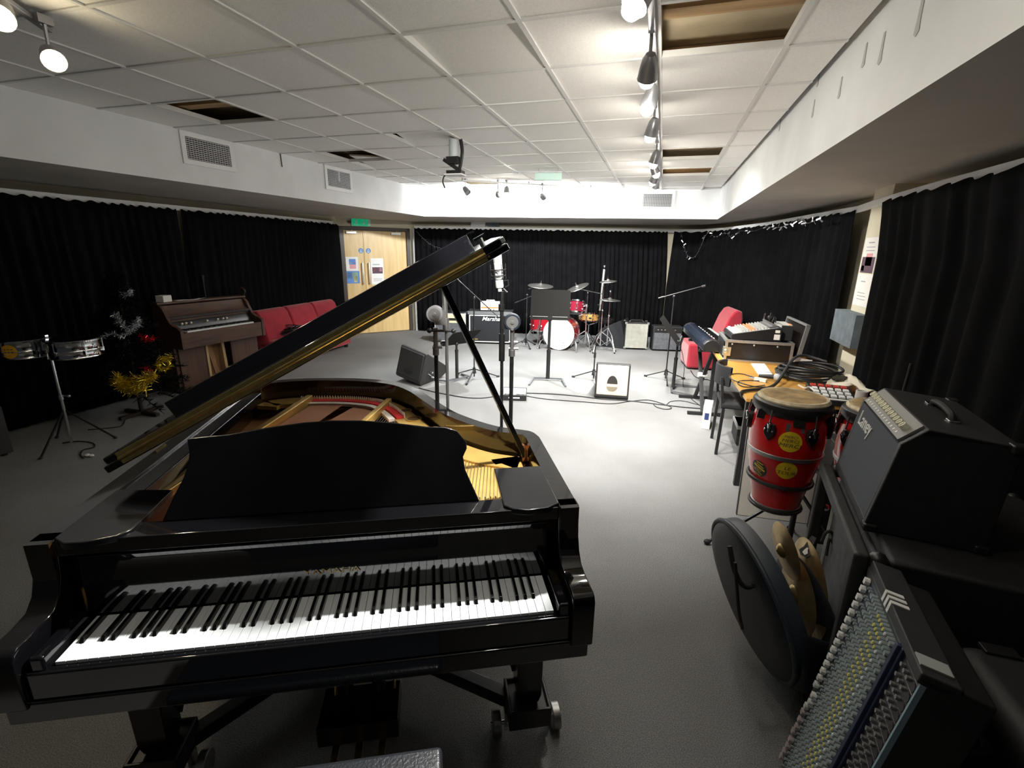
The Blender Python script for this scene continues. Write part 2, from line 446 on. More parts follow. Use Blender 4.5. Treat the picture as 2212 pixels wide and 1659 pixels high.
# double door
def door():
    d = thing('door_1', 'pale wooden double door with dark frame in the back left corner', 'door', tuple(DA), math.atan2(dd.y, dd.x))
    d['kind'] = 'structure'
    f = MB(); f.bx(-.02, DOOR_L, -.05, .13, 0, 2.12); f.bx(DOOR_R, 1.42, -.05, .13, 0, 2.12); f.bx(-.02, 1.42, -.05, .13, 2.055, 2.12)
    f.build('door_frame', DARKFRAME, d, bevel=.004)
    w = MB(); w.bx(-.075, -.02, -.03, .02, 0, 2.1); w.build('door_architrave', WHITEMET, d)
    for x0, x1 in ((DOOR_L+.003, DOOR_S-.002), (DOOR_S+.002, DOOR_R-.003)):
        MB().bx(x0, x1, .0, .045, .01, 2.05).build('door_leaf', DOORWOOD, d, bevel=.003)
    for x in (DOOR_S-.055, DOOR_S+.075):
        h = MB(); h.tube([(x, 0, 1.02), (x, -.055, 1.02), (x, -.055, 1.04), (x, -.055, 1.40), (x, -.055, 1.42), (x, 0, 1.42)], .0125, 8)
        h.build('pull_handle', ALU, d)
    for x, s in ((.12, 1), (1.02, 1)):
        c = MB(); c.bx(x, x+.2, -.05, 0, 1.985, 2.035); c.bar((x+.1, -.03, 2.035), (x+.16, -.03, 2.10), .015, .015)
        c.build('door_closer', ALU, d, bevel=.004)
    for x in (DOOR_S-.06, DOOR_S+.09):
        q = MB(); q.mat(BLUESIGN).cyl((x, 0, 1.665), (x, -.004, 1.665), .05, n=24)
        q.mat(WHITESIGN).text('FIRE', .017, fr((x, -.0045, 1.685), (1, 0, 0), (0, 0, 1))); q.text('DOOR', .017, fr((x, -.0045, 1.665), (1, 0, 0), (0, 0, 1)))
        q.bx(x-.025, x+.025, -.0052, -.0045, 1.635, 1.645)
        q.build('round_notice', None, d)
    return d
door()
def door_pt(x, y, z): return DA + dd*x + dn*y + V((0, 0, z))
def notice(name, x0, x1, z0, z1, paint, label, off=-.004):
    mb = MB(fr(door_pt(0, off, 0), dd, (0, 0, 1)))       # x along the door, y up, z towards -dn .. flipped below
    mb.mat(PAPER).bx(x0, x1, z0, z1, 0, .002)
    paint(mb, x0, x1, z0, z1)
    return tag(mb.build(name), label, 'poster')
def blocks(cols):
    def f(mb, x0, x1, z0, z1):
        for m_, a, b, c, e in cols:
            mb.mat(m_).bx(x0+(x1-x0)*a, x0+(x1-x0)*b, z0+(z1-z0)*c, z0+(z1-z0)*e, .0021, .003)
    return f
PBLUE = mat('print_blue', (.12, .26, .60), .7); PPINK = mat('print_pink', (.75, .35, .38), .7); PGREEN = mat('print_green', (.35, .55, .35), .7)
PDARK = mat('print_dark_purple', (.10, .05, .08), .7); PYEL = mat('print_yellow', (.75, .65, .30), .7); PSKY = mat('print_sky', (.35, .5, .75), .7)
notice('notice', .085, .325, 1.275, 1.545, blocks([(PBLUE, .25, .8, .45, .85), (PPINK, .28, .8, .15, .45), (PSKY, .3, .75, .5, .6)]), 'white notice with blue and pink print on the left door leaf, upper of two')
notice('notice', .085, .335, 1.03, 1.27, blocks([(PBLUE, 0, 1, 0, 1), (PGREEN, .45, .85, .25, .9), (PYEL, .55, .8, .1, .6), (PSKY, 0, .4, .4, .9)]), 'blue map-like poster on the left door leaf below a white notice')
notice('poster', .575, .835, 1.0, 1.52, blocks([(PDARK, .1, .92, .42, .66), (PPINK, .2, .4, .5, .66), (PPINK, .65, .85, .5, .64), (GREYINK, .15, .7, .75, .78), (GREYINK, .15, .85, .2, .22), (GREYINK, .15, .8, .13, .15)]), 'white poster with a dark picture on the right door leaf')
# emergency exit sign over the door
e = thing('exit_sign', 'green emergency exit sign with arrow above the double door', 'sign', tuple(door_pt(.42, -.06, 2.19)), math.atan2(dd.y, dd.x))
MB().bx(-.19, .19, .0, .05, -.065, .085).build('sign_housing', WHITEMET, e, bevel=.004)
s = MB(); s.mat(GREENSIGN).bx(-.18, .18, -.006, 0, -.06, .08)
s.mat(WHITESIGN)
s.bx(.04, .06, -.008, -.006, .0, .06); s.prism([(.02, .005), (.08, .005), (.05, -.035)], .006, .008, Matrix(((1, 0, 0, 0), (0, 0, -1, 0), (0, 1, 0, 0), (0, 0, 0, 1))))
s.cyl((-.09, -.006, .05), (-.09, -.008, .05), .012); s.bar((-.09, -.007, .035), (-.10, -.007, -.005), .004, .018, (1, 0, 0)); s.bar((-.10, -.007, 0), (-.075, -.007, -.045), .004, .011, (1, 0, 0)); s.bar((-.10, -.007, 0), (-.13, -.007, -.035), .004, .011, (1, 0, 0)); s.bar((-.09, -.007, .03), (-.06, -.007, .01), .004, .009, (1, 0, 0)); s.bar((-.09, -.007, .03), (-.125, -.007, .02), .004, .009, (1, 0, 0))
s.bx(.13, .17, -.008, -.006, -.05, .07)
s.build('sign_face', None, e)
tag(MB(fr(door_pt(.20, -.01, 2.2), dd, (0, 0, 1))).bx(-.03, .03, -.015, .015, 0, .03).build('door_sensor', mat('brown_plastic', (.12, .08, .06), .5)), 'small brown sensor on the wall above the left door leaf', 'sensor')

# curtain track fascias
def fascia(name, pts, label):
    mb = MB()
    for a, b in zip(pts, pts[1:]):
        d = (V(b)-V(a)).normalized(); o = V((-d.y, d.x))*.04; a = V(a)+o-d*.01; b = V(b)+o+d*.01
        mb.bar((*a, RAILZ+.035), (*b, RAILZ+.035), .03, .06)
    return struct(mb.build(name, PELMET, bevel=.004), label)
CL = [(-5.65, -2.4), (-5.65, 3.0), (-5.67, 4.65), (-5.69, 6.2), (-5.76, 7.8), (-5.93, 8.15)]
CB = [(-4.95, 9.31), (-3.97, 9.54), (-2.13, 9.97), (.11, 10.50)]
CR1 = [(.11, 10.52), (.62, 10.35), (.97, 9.75), (1.37, 8.11), (1.69, 5.56)]
CR2 = [(1.605, 4.60), (1.575, 3.9), (1.555, 2.9), (1.56, -2.4)]
fascia('trim_9', CL, 'white curtain track along the left wall')
fascia('trim_10', CB, 'white curtain track along the back wall')
fascia('trim_11', CR1+[(1.635, 5.03)]+CR2, 'white curtain track along the right wall')

# ------------------------------------------------------------------ curtains
def along(pts, s):
    acc = 0
    for a, b in zip(pts, pts[1:]):
        a, b = V(a), V(b); L = (b-a).length
        if s <= acc+L or b == V(pts[-1]):
            t = (s-acc)/L; d = (b-a)/L; return a+(b-a)*t, V((-d.y, d.x))
        acc += L
def curtain(name, pts, label, wl=.13, amp=.02, cut0=0., cut1=0., bulge=0., seed=0, zlow=.03, m=None):
    r = random.Random(seed); L = sum((V(b)-V(a)).length for a, b in zip(pts, pts[1:]))
    rows = [0, .25, .5, .8, .95, 1.]; n = int(L/.016)
    ph = []; p = r.random()*6; w = 1.
    for i in range(n+1):
        if i % 9 == 0: w = r.uniform(.65, 1.5)
        p += 2*PI*.016/wl*w; ph.append(p)
    am = [r.uniform(.5, 1.3) for _ in range(n//12+3)]
    vs = []; fs = []
    for j, t in enumerate(rows):
        z = zlow+(RAILZ+.015-zlow)*t
        for i in range(n+1):
            f0 = cut0*max(0, (z-1.05)/1.06)**1.3 + bulge*min(1, max(0, (2.1-z)/.3)); f1 = cut1*max(0, (z-1.05)/1.06)**1.3
            s = f0 + (L-f0-f1)*i/n
            q, nn = along(pts, s)
            q2 = i/12; k = int(q2); a = am[k]*(1-q2+k)+am[k+1]*(q2-k)
            off = amp*a*math.sin(ph[i])*(1 if t < .9 else .6) + amp*.35*math.sin(ph[i]*.31+1)
            dz = (.011*math.sin(ph[i]*1.0)+.004*math.sin(ph[i]*.37) if t == 1. else 0)
            q = q+nn*off
            vs.append((q.x, q.y, z+dz))
    k = n+1
    for j in range(len(rows)-1):
        for i in range(n): fs.append((j*k+i, j*k+i+1, (j+1)*k+i+1, (j+1)*k+i))
    mb = MB(); mb.v = [V(q) for q in vs]; mb.f = fs; mb.mi = [0]*len(fs)
    o = mb.build(name, m or CURT, angle=180, solid=.006)
    return tag(o, label, 'curtain')
curtain('curtain', [(-5.65, -2.4), (-5.65, 3.0), (-5.67, 4.71)], 'black curtain on the left wall behind the timbales and dark tree', cut1=.022, seed=1)
curtain('curtain', [(-5.67, 4.725), (-5.69, 6.2), (-5.76, 7.8), (-5.90, 8.10)], 'black curtain on the left wall behind the organ and red sofa', cut0=.022, seed=2)
curtain('curtain', CB, 'wide black curtain across the back wall behind the drum kit', cut1=.07, seed=3, wl=.12)
curtain('curtain', CR1, 'black curtain in the right back corner behind the keyboard and mixer', cut0=.05, seed=4, wl=.20, amp=.03)
curtain('curtain', [(1.585, 4.60), (1.555, 3.9), (1.535, 2.9), (1.54, -2.4)], 'black curtain on the right wall behind the wedge shaped amplifier', seed=5, wl=.26, amp=.024, bulge=.16)

# ------------------------------------------------------------------ vents
def vent(o, x, n, w, h, label, blocked=False, split=False):
    """o: centre, x: along the wall, n: out of the wall"""
    x = V(x).normalized(); n = V(n).normalized(); e = thing('air_vent', label, 'vent', tuple(o), 0, 'air vents in the bulkheads')
    m = fr((0, 0, 0), x, (0, 0, 1))
    if m.col[2].to_3d().dot(n) < 0: m = fr((0, 0, 0), -x, (0, 0, 1))
    b = .045; f = MB(m)
    f.ring([(-w/2-b, -h/2-b), (w/2+b, -h/2-b), (w/2+b, h/2+b), (-w/2-b, h/2+b)], [(-w/2, -h/2), (w/2, -h/2), (w/2, h/2), (-w/2, h/2)], .001, .014)
    f.build('vent_frame', WHITEMET, e, bevel=.003)
    MB(m).bx(-w/2, w/2, -h/2, h/2, .001, .003).build('vent_recess', mat('vent_dark', (.03, .03, .03), .8), e)
    g = MB(m); k = 11
    for i in range(k):
        y = -h/2+h*(i+.5)/k; g.bx(-w/2, w/2, y-.0035, y+.0035, .004, .011)
    for i in range(17):
        xx = -w/2+w*(i+.5)/17; g.bx(xx-.0022, xx+.0022, -h/2, h/2, .004, .009)
    if split: g.bx(-.012, .012, -h*.12, h/2, .0, .012)
    g.build('vent_louvres', mat('vent_grey', (.42, .42, .42), .5, metal=.3), e)
lx = V((.40, 7.97, 0)).normalized(); ln = V((lx.y, -lx.x, 0))
def left_pt(px, py):
    q = ray(px, py); a = V((-4.42, 0, CAMH)); t = (a-CP).dot(ln)/q.dot(ln); return CP+t*q
bx_ = V((4.81, .89, 0)).normalized(); bn = V((bx_.y, -bx_.x, 0))
def back_pt(px, py):
    q = ray(px, py); a = V((-4.02, 7.97, CAMH)); t = (a-CP).dot(bn)/q.dot(bn); return CP+t*q
vent(left_pt(450, 329)+ln*.003, lx, ln, .46, .19, 'white slatted air vent nearest in the left bulkhead')
vent(left_pt(731, 388)+ln*.003, lx, ln, .44, .20, 'slatted air vent farther along the left bulkhead with a split grille', split=True)
vent(back_pt(1041, 430)+bn*.003, bx_, bn, .40, .19, 'air vent at the left of the back bulkhead')
vent(back_pt(1221, 431)+bn*.003, bx_, bn, .44, .20, 'air vent in the middle of the back bulkhead beside the glare')
vent(back_pt(1420, 433)+bn*.003, bx_, bn, .46, .20, 'air vent at the right of the back bulkhead')

# tinsel garland of stars along the top of the right back curtain
def garland():
    mb = MB(); r = random.Random(9)
    L = [(.35, 10.36, 2.1), (.50, 10.3, 1.70), (.66, 10.22, 1.68), (.80, 9.97, 2.08), (.92, 9.75, 2.02), (1.05, 9.3, 2.06), (1.12, 9.0, 1.98), (1.18, 8.7, 2.07), (1.29, 8.1, 2.05), (1.36, 7.6, 2.08), (1.42, 7.0, 2.05), (1.48, 6.4, 2.09), (1.51, 6.1, 2.05), (1.53, 5.75, 2.08)]
    L = [V((x-.06, y-.02, z)) for x, y, z in L]
    pts = catmull(L, 9); mb.mat(DULLMETAL).tube(pts, .002, 4)
    mb.mat(TINSILV)
    for p in pts:
        if r.random() < .75:
            d = V((r.uniform(-1, 1), r.uniform(-1, 1), r.uniform(-1, 1))).normalized()
            mb.bar(p, p+d*.05, .004, .014)
    return tag(mb.build('star_garland'), 'silver star garland strung along the top of the right back curtain', 'garland')
garland()
def garland2():
    pts = catmull([W(900, 500, d=9.72), W(930, 528, d=9.70), W(965, 535, d=9.70), W(1008, 507, d=9.70), W(1023, 500, d=9.72)], 8)
    mb = MB(); mb.mat(DULLMETAL).tube(pts, .002, 4); mb.mat(mat('dull_tinsel', (.12, .12, .13), .4, metal=.8)); r = random.Random(3)
    for p in pts: mb.bar(p, p+V((r.uniform(-1, 1), 0, r.uniform(-1, 1)))*.04, .004, .012)
    tag(mb.build('dark_garland'), 'dim garland hanging in a loop on the back curtain left of the piano lid tip', 'garland')
garland2()
# papers and foam on the column
def paper(name, y0, y1, z0, z1, cols, label):
    mb = MB(fr((1.6695, 0, 0), (0, -1, 0), (0, 0, 1)))
    mb.mat(PAPER).bx(-y1, -y0, z0, z1, 0, .003)
    for m_, a, b, c, e_ in cols: mb.mat(m_).bx(-y1+(y1-y0)*a, -y1+(y1-y0)*b, z0+(z1-z0)*c, z0+(z1-z0)*e_, .0031, .004)
    return tag(mb.build(name), label, 'poster')
paper('poster', 4.745, 5.04, 1.58, 1.87, [(PDARK, .05, .95, 0, .45), (PPINK, .3, .75, .2, .55), (PBLUE, .1, .3, .05, .2), (GREYINK, .2, .8, .62, .64), (GREYINK, .2, .8, .72, .74), (GREYINK, .3, .7, .84, .87)], 'poster with a dark picture taped on the cream column')
paper('paper_notice', 4.735, 5.05, 1.30, 1.57, [(GREYINK, .2, .8, .2, .22), (GREYINK, .2, .8, .3, .32), (GREYINK, .2, .7, .4, .42), (GREYINK, .3, .6, .75, .78)], 'white text notice on the cream column below the poster')
f = MB(); f.ring([(1.57, 4.62), (1.57, 5.14), (1.83, 5.14), (1.83, 4.62)], [(1.669, 4.688), (1.669, 5.072), (1.829, 5.072), (1.829, 4.688)], .965, 1.245)
tag(f.build('foam_pad', BLUEGREY, bevel=.006), 'blue grey foam pad wrapped round the cream column', 'pad')
# ================================================================== track lighting
def spot_head(o, aim, label, lit=True, warm=False, rod=.16, energy=0, size=120, blend=.6, tint=(1, .98, .93)):
    """o: centre of the bulb face; aim: direction the lamp looks; hangs from the track above"""
    o = V(o); a = V(aim).normalized()
    e = thing('track_spotlight', label, 'spotlight', tuple(o), 0, 'spotlights on the ceiling tracks')
    back = -a*.10
    MB().lathe([(.0, -.115), (.022, -.11), (.036, -.085), (.042, -.045), (.045, -.01), (.047, 0), (.043, 0), (.04, -.012), (0, -.012)], 18, zfr((0, 0, 0), tuple(a))).build('lamp_housing', LAMPGREY, e)
    if lit:
        b = MB(); b.lathe([(0, .046), (.014, .043), (.028, .033), (.036, .016), (.037, 0), (.036, -.008), (0, -.010)], 20, zfr((0, 0, 0), tuple(a)))
        b.build('bulb', BULBWARM if warm else BULB, e)
    s = MB(); top = V((back.x*.6, back.y*.6, rod))
    s.tube([tuple(back*.75), tuple(back*.75+V((0, 0, .03))), tuple(top)], .008, 8); s.bx(top.x-.014, top.x+.014, top.y-.03, top.y+.03, rod-.005, rod+.03)
    s.build('lamp_arm', LAMPGREY, e)
    if energy:
        l = bpy.data.lights.new('spot', 'SPOT'); l.energy = energy; l.color = tint; l.spot_size = math.radians(size); l.spot_blend = blend; l.shadow_soft_size = .035
        lo = bpy.data.objects.new('spot_lamp', l); COL.objects.link(lo); lo.location = o + a*.075
        lo.rotation_euler = a.to_track_quat('-Z', 'Y').to_euler()
    return e
def rail(name, a, b, label):
    a, b = V(a), V(b); e = thing(name, label, 'light track', tuple(a))
    MB().bar((0, 0, 0), tuple(b-a), .032, .02).build('track_rail', WHITEMET if 'white' in label else LAMPGREY, e, bevel=.003)
    m = MB(); d = (b-a); n = max(2, int(d.length/1.1))
    for i in range(n+1):
        p = d*(i/n); m.cyl((p.x, p.y, 0), (p.x, p.y, .032), .012, n=10)
    m.build('track_fixing', LAMPGREY, e)
TX = -.14
rail('light_track', (TX, .9, 2.672), (TX, 7.3, 2.672), 'grey light track with many spotlights running down the right of the ceiling')
H = .155
def sp(px, py, aim, label, **k):
    o = W(px, py, x=TX-.02)
    return o, aim, label, k
HEADS = [
 ((TX-.03, 1.90, 2.50), (-.50, -.40, -1), 'first lit spotlight at the near end of the right track', dict(energy=200, size=52, blend=.35)),
 ((TX-.02, 1.0, 2.50), (-.36, 1, -.45), 'spotlight overhead at the very start of the right track', dict(energy=170, size=60, blend=.3)),
 ((TX-.01, 2.62, 2.50), (-.15, 1., -.85), 'grey spotlight seen from behind on the right track', dict(energy=120, size=105, blend=.7)),
 ((TX-.02, 3.06, 2.49), (-.28, .30, -1), 'third spotlight along the right track, glowing', dict(energy=110, size=95, blend=.7)),
 ((TX-.02, 3.75, 2.49), (-.25, .5, -1), 'fourth spotlight along the right track, glowing', dict(energy=170, size=100, blend=.8)),
 ((TX-.02, 4.85, 2.49), (-.25, .3, -1), 'fifth spotlight along the right track', dict(energy=190, size=100, blend=.8)),
 ((TX-.01, 5.45, 2.49), (.45, .35, -1), 'sixth spotlight along the right track', dict(energy=110, size=150, blend=1)),
 ((TX-.05, 6.05, 2.49), (-.45, .7, -1), 'small spotlight second from the far end of the right track', dict(energy=170, size=115, blend=.8)),
 ((TX-.03, 6.55, 2.49), (-.1, .8, -.9), 'farthest spotlight on the right track', dict(energy=150, size=130, blend=.8)),
]
for o, aim, lab, k in HEADS: spot_head(o, aim, lab, **k)
# left track
rail('light_track', (-2.35, 1.1, 2.672), (-2.86, 1.86, 2.672), 'short grey light track on the left of the ceiling with two warm spotlights')
spot_head(W(117, 132, z=2.50), (.75, -.35, -.55), 'warm spotlight glaring at the end of the short left track', warm=True, energy=14, size=110, blend=1, tint=(1, .85, .6))
spot_head(W(-2, 38, z=2.50), (.6, -.5, -.6), 'warm spotlight half in view beside the start of the short left track', warm=True, energy=8, size=110, blend=1, tint=(1, .85, .6))
# back track
B0, B1 = W(999, 390, z=2.66), W(1276, 405, z=2.66)
rail('light_track', tuple(B0), tuple(B1), 'white light track crossing in front of the back bulkhead')
def bt(t): return B0+(B1-B0)*t
spot_head(bt(.04)+V((0, 0, -.16)), (.5, -.2, -.5), 'spotlight at the left end of the back light track, unlit', lit=False)
spot_head(bt(.33)+V((.0, 0, -.15)), (.12, -.30, -.95), 'dazzling spotlight on the back light track facing the camera', energy=230, size=95, blend=.8, tint=(.93, .97, 1))
spot_head(bt(.30)+V((-.1, .1, -.15)), (-.2, .9, -.1), 'spotlight on the back light track turned to the wall', energy=330, size=170, blend=1, tint=(.93, .97, 1))
spot_head(bt(.62)+V((0, 0, -.17)), (.1, .8, -.1), 'spotlight right of centre on the back light track turned to the wall', energy=200, size=170, blend=1, tint=(.95, .98, 1))
# hanging exit light box
e = thing('emergency_light', 'pale green emergency light box hanging before the back bulkhead', 'light', tuple(W(1184, 384, z=2.6)), math.radians(12))
MB().bx(-.17, .17, -.025, .025, -.03, .055).build('light_box', mat('pale_green_plastic', (.55, .78, .70), .4), e, bevel=.004)
MB().bar((-.45, 0, .07), (.17, 0, .07), .012, .012).build('hanger_rod', LAMPGREY, e)
h = MB(); h.cyl((-.12, 0, .05), (-.12, 0, .108), .005); h.cyl((.12, 0, .05), (.12, 0, .108), .005); h.build('hanger_pin', LAMPGREY, e)
# projector bracket on the ceiling
p = thing('projector_bracket', 'grey ceiling bracket with cables hanging where a projector was', 'bracket', tuple(W(980, 302, z=2.706)))
MB().cyl((0, 0, -.16), (0, 0, 0), .045, n=16).build('bracket_tube', mat('pale_grey_metal', (.5, .52, .53), .5), p)
b = MB(); b.bx(-.06, .06, -.05, .05, -.21, -.15); b.bar((-.10, 0, -.17), (.06, 0, -.27), .05, .03); b.bx(-.06, .09, -.05, .05, -.30, -.27); b.build('bracket_plate', BLACKMET, p)
b = MB(); b.bx(-.08, .10, -.06, .06, -.312, -.30); b.build('bracket_foot', WHITEMET, p)
b = MB(); b.tube(catmull([(.07, 0, 0), (.085, 0, -.1), (.07, .0, -.2), (.05, 0, -.27)], 6), .018, 6); b.tube(catmull([(-.05, 0, -.29), (-.10, 0, -.31), (-.12, .0, -.36), (-.10, 0, -.42)], 6), .007, 6); b.build('bracket_cable', BLACKPL, p)
# loose cord on the left bulkhead
q0 = left_pt(602, 318)+ln*.012
tag(MB().tube([tuple(q0), tuple(q0+V((.0, .01, -.2)))], .005, 6).build('hanging_cord', BLACKPL), 'short dark cord hanging on the left bulkhead between two vents', 'cord')

w = bpy.data.worlds.new('world'); SC.world = w; w.use_nodes = True
w.node_tree.nodes['Background'].inputs[0].default_value = (.80, .88, 1, 1); w.node_tree.nodes['Background'].inputs[1].default_value = .012
SC.view_settings.view_transform = 'Standard'; SC.view_settings.look = 'None'; SC.view_settings.exposure = .95; SC.view_settings.gamma = 1
SC.view_settings.use_curve_mapping = False
SC.cycles.use_denoising = True
SC.cycles.max_bounces = 8; SC.cycles.diffuse_bounces = 5; SC.cycles.glossy_bounces = 4
SC.cycles.sample_clamp_indirect = 4
# ================================================================== grand piano (local: x along the keys, y towards the tail)
PA = math.atan2(.44, .898)
P = thing('grand_piano', 'open black grand piano with raised lid and music desk', 'piano', (-.749, .8395, 0), PA)
RT = .98
outer_c = [(.715, .14), (.715, .45), (.715, .70), (.695, .765), (.64, .80), (.56, .845), (.47, .94), (.38, 1.07), (.29, 1.27), (.20, 1.47), (.08, 1.62), (-.12, 1.715), (-.36, 1.75), (-.55, 1.735), (-.68, 1.67), (-.725, 1.55)]
oc = [(.715, .14), (.715, .4)] + [tuple(p.xy) for p in catmull([(*q, 0) for q in outer_c[2:]], 5)] + [(-.725, 1.0), (-.725, .14)]
def inset(path, d):
    out = []
    for i, p in enumerate(path):
        a = V(path[max(0, i-1)]); b = V(path[min(len(path)-1, i+1)]); t = (b-a).normalized()
        n = V((-t.y, t.x)); out.append((p[0]+n.x*d, p[1]+n.y*d))
    return out
ic = inset(oc, .055)
# fix ends
ic[0] = (.66, .14); ic[-1] = (-.67, .14)
def strip(mb, A, B, z0, z1, m_out, m_top, m_in):
    n = len(A)
    vs = [(p[0], p[1], z) for z in (z0, z1) for q in (A, B) for p in q]
    o, i_, O, I = 0, n, 2*n, 3*n
    mb.mat(m_out).add(vs, [(o+k, o+k+1, O+k+1, O+k) for k in range(n-1)] + [(0, O, I, i_), (n-1, 2*n-1, 4*n-1, 3*n-1)])
    mb.mat(m_top).add(vs, [(O+k, O+k+1, I+k+1, I+k) for k in range(n-1)] + [(o+k+1, o+k, i_+k, i_+k+1) for k in range(n-1)])
    mb.mat(m_in).add(vs, [(i_+k+1, i_+k, I+k, I+k+1) for k in range(n-1)])
rm = MB(); strip(rm, oc, ic, .635, RT, BLACKLAC, BLACKLAC, INRIM)
rm.build('rim', None, P, angle=30)
# cheeks: scooped arms beside the keys
arm = [(-.035, .645), (-.035, .785), (-.028, .80), (-.012, .808), (.05, .807), (.10, .815), (.125, .84), (.142, .88), (.150, .93), (.152, .98), (.20, .98), (.20, .645)]
for sx, nm in ((1, 'right'), (-1, 'left')):
    a = MB()
    x0, x1 = (.655, .72) if sx > 0 else (-.73, -.665)
    a.prism([(y, z) for y, z in arm], x0, x1, Matrix(((0, 0, 1, 0), (1, 0, 0, 0), (0, 1, 0, 0), (0, 0, 0, 1))))
    a.build('cheek', BLACKLAC, P, bevel=.006)
    k = MB(); k.bx(min(sx*.622, sx*.656), max(sx*.622, sx*.656), -.015, .145, .70, .775)
    k.build('key_block', BLACKLAC, P, bevel=.008)
b = MB(); b.bx(-.665, .655, -.022, .012, .66, .738); b.build('key_slip', BLACKLAC, P, bevel=.006)
b = MB(); b.bx(-.725, .715, .0, 1.0, .60, .655); b.bx(-.69, .68, 1.0, 1.55, .62, .655); b.build('key_bed', BLACKLAC, P, bevel=.004)
b = MB(); b.bx(-.72, .71, -.028, .03, .60, .66); b.build('front_rail', BLACKLAC, P, bevel=.006)
# fallboard (open, nearly upright) with maker's name
f = MB(); f.prism([(.152, .752), (.148, .86), (.156, .905), (.150, .93), (.185, .93), (.185, .752)], -.625, .622, Matrix(((0, 0, 1, 0), (1, 0, 0, 0), (0, 1, 0, 0), (0, 0, 0, 1))))
fb = f.build('fallboard', BLACKLAC, P, bevel=.003)
t = MB(); t.text('YAMAHA', .026, fr((.0, .1462, .828), (1, 0, 0), (0, .02, 1)), bold=True, extr=.0004, sx=1.45); t.build('maker_name', mat('dull_gold_letters', (.30, .22, .09), .4, metal=.6), fb)
# front bar and music shelf
b = MB(); b.bx(-.665, .655, .150, .226, .935, .978); b.build('front_bar', BLACKLAC, P, bevel=.004)
sh = MB(); R_sh = [(.495, .425), (.66, .425), (.66, .165), (.62, .142), (.56, .136), (.515, .15), (.492, .172)]
sh.prism(R_sh, .965, .985); sh.build('music_shelf', BLACKLAC2, P, bevel=.004)
sh = MB(); sh.prism([(-.67, .42), (-.505, .40), (-.50, .18), (-.52, .15), (-.58, .130), (-.63, .130), (-.67, .16)], .965, .985); sh.build('music_shelf', BLACKLAC2, P, bevel=.004)
# keys
z0 = .71; kw = 1.225/52
wk = MB(); wk.bx(.0005, kw-.0007, 0, .152, z0, .7465)
w0 = wk.build('white_key', IVORY, P, bevel=.0012)
bk = MB(); bl = .0105
vs = [(-bl/2, .052, .745), (bl/2, .052, .745), (bl/2, .152, .745), (-bl/2, .152, .745), (-.0042, .060, .7585), (.0042, .060, .7585), (.0042, .152, .7585), (-.0042, .152, .7585)]
bk.add(vs, [(3, 2, 1, 0), (4, 5, 6, 7), (0, 1, 5, 4), (1, 2, 6, 5), (2, 3, 7, 6), (3, 0, 4, 7)])
b0 = bk.build('black_key', EBONY, P, bevel=.001)
for i in range(52):
    k = w0 if i == 0 else w0.copy()
    if i: COL.objects.link(k); k.parent = P
    k.location = (-.6125+i*kw, 0, 0)
nb = 0
for i in range(51):
    nt_ = (i+5) % 7          # 0=C ; key 0 is A
    if nt_ in (2, 6): continue
    k = b0 if nb == 0 else b0.copy()
    if nb: COL.objects.link(k); k.parent = P
    k.location = (-.6125+(i+1)*kw, 0, 0); nb += 1
# soundboard, iron plate, struts, strings
inn = [(x, y) for x, y in ic[1:-1]]
s = MB(); s.prism([(.655, .30)]+[p for p in inn if p[1] > .3]+[(-.665, .30)], .80, .812); s.build('soundboard', SOUNDB, P)
pl_in = inset(ic, .035)
pl_in2 = inset(ic, .15)
def clampb(path): return [p for p in path if p[1] > .55]
A, B = inset(ic, .02), inset(ic, .135)
idx = [i for i in range(len(ic)) if ic[i][1] > .62 and i < len(ic)-3]
plate = MB()
Aq, Bq = [A[i] for i in idx], [B[i] for i in idx]
# curved hitch rail following the bent side, with wide end at the treble
strip(plate, Aq, Bq, .868, .888, GOLDPAINT, GOLDPAINT, GOLDPAINT)
plate.mat(GOLDPAINT)
# treble plate panel and tuning-pin plate across the front
plate.prism([(.64, .40), (.64, .70), (.60, .735), (.52, .77), (.43, .80), (.38, .70), (.35, .62), (.30, .52), (-.60, .47), (-.66, .50), (-.66, .31), (.64, .31)], .862, .880)
plate.build('iron_plate', None, P, bevel=.004)
def hole(u, v, z, r, m=None):
    h = MB(); h.ring([(u+r*1.18*math.cos(a), v+r*1.18*math.sin(a)) for a in [2*PI*i/20 for i in range(20)]], [(u+r*math.cos(a), v+r*math.sin(a)) for a in [2*PI*i/20 for i in range(20)]], z, z+.004)
    h.mat(GOLDPAINT); o = h; 
    o.mats = [GOLDPAINT, mat('plate_hole_dark', (.10, .045, .015), .6)]
    n = len(o.f); o.prism([(u+r*math.cos(a), v+r*math.sin(a)) for a in [2*PI*i/20 for i in range(20)]], z, z+.001)
    for i in range(n, len(o.f)): o.mi[i] = 1
    o.build('plate_hole', None, P)
hole(.485, .70, .8805, .022); hole(.19, 1.235, .8885, .034); hole(.145, 1.37, .8885, .026)
st = MB(); st.bar((-.62, .42, .90), (-.385, 1.60, .90), .034, .05); st.build('plate_strut', GOLDPAINT, P, bevel=.006)
st = MB(); st.bar((-.22, .45, .90), (.05, 1.50, .90), .030, .045); st.build('plate_strut', GOLDPAINT, P, bevel=.006)
st = MB(); st.bar((.20, .45, .895), (.30, 1.05, .895), .028, .04); st.build('plate_strut', GOLDPAINT, P, bevel=.006)
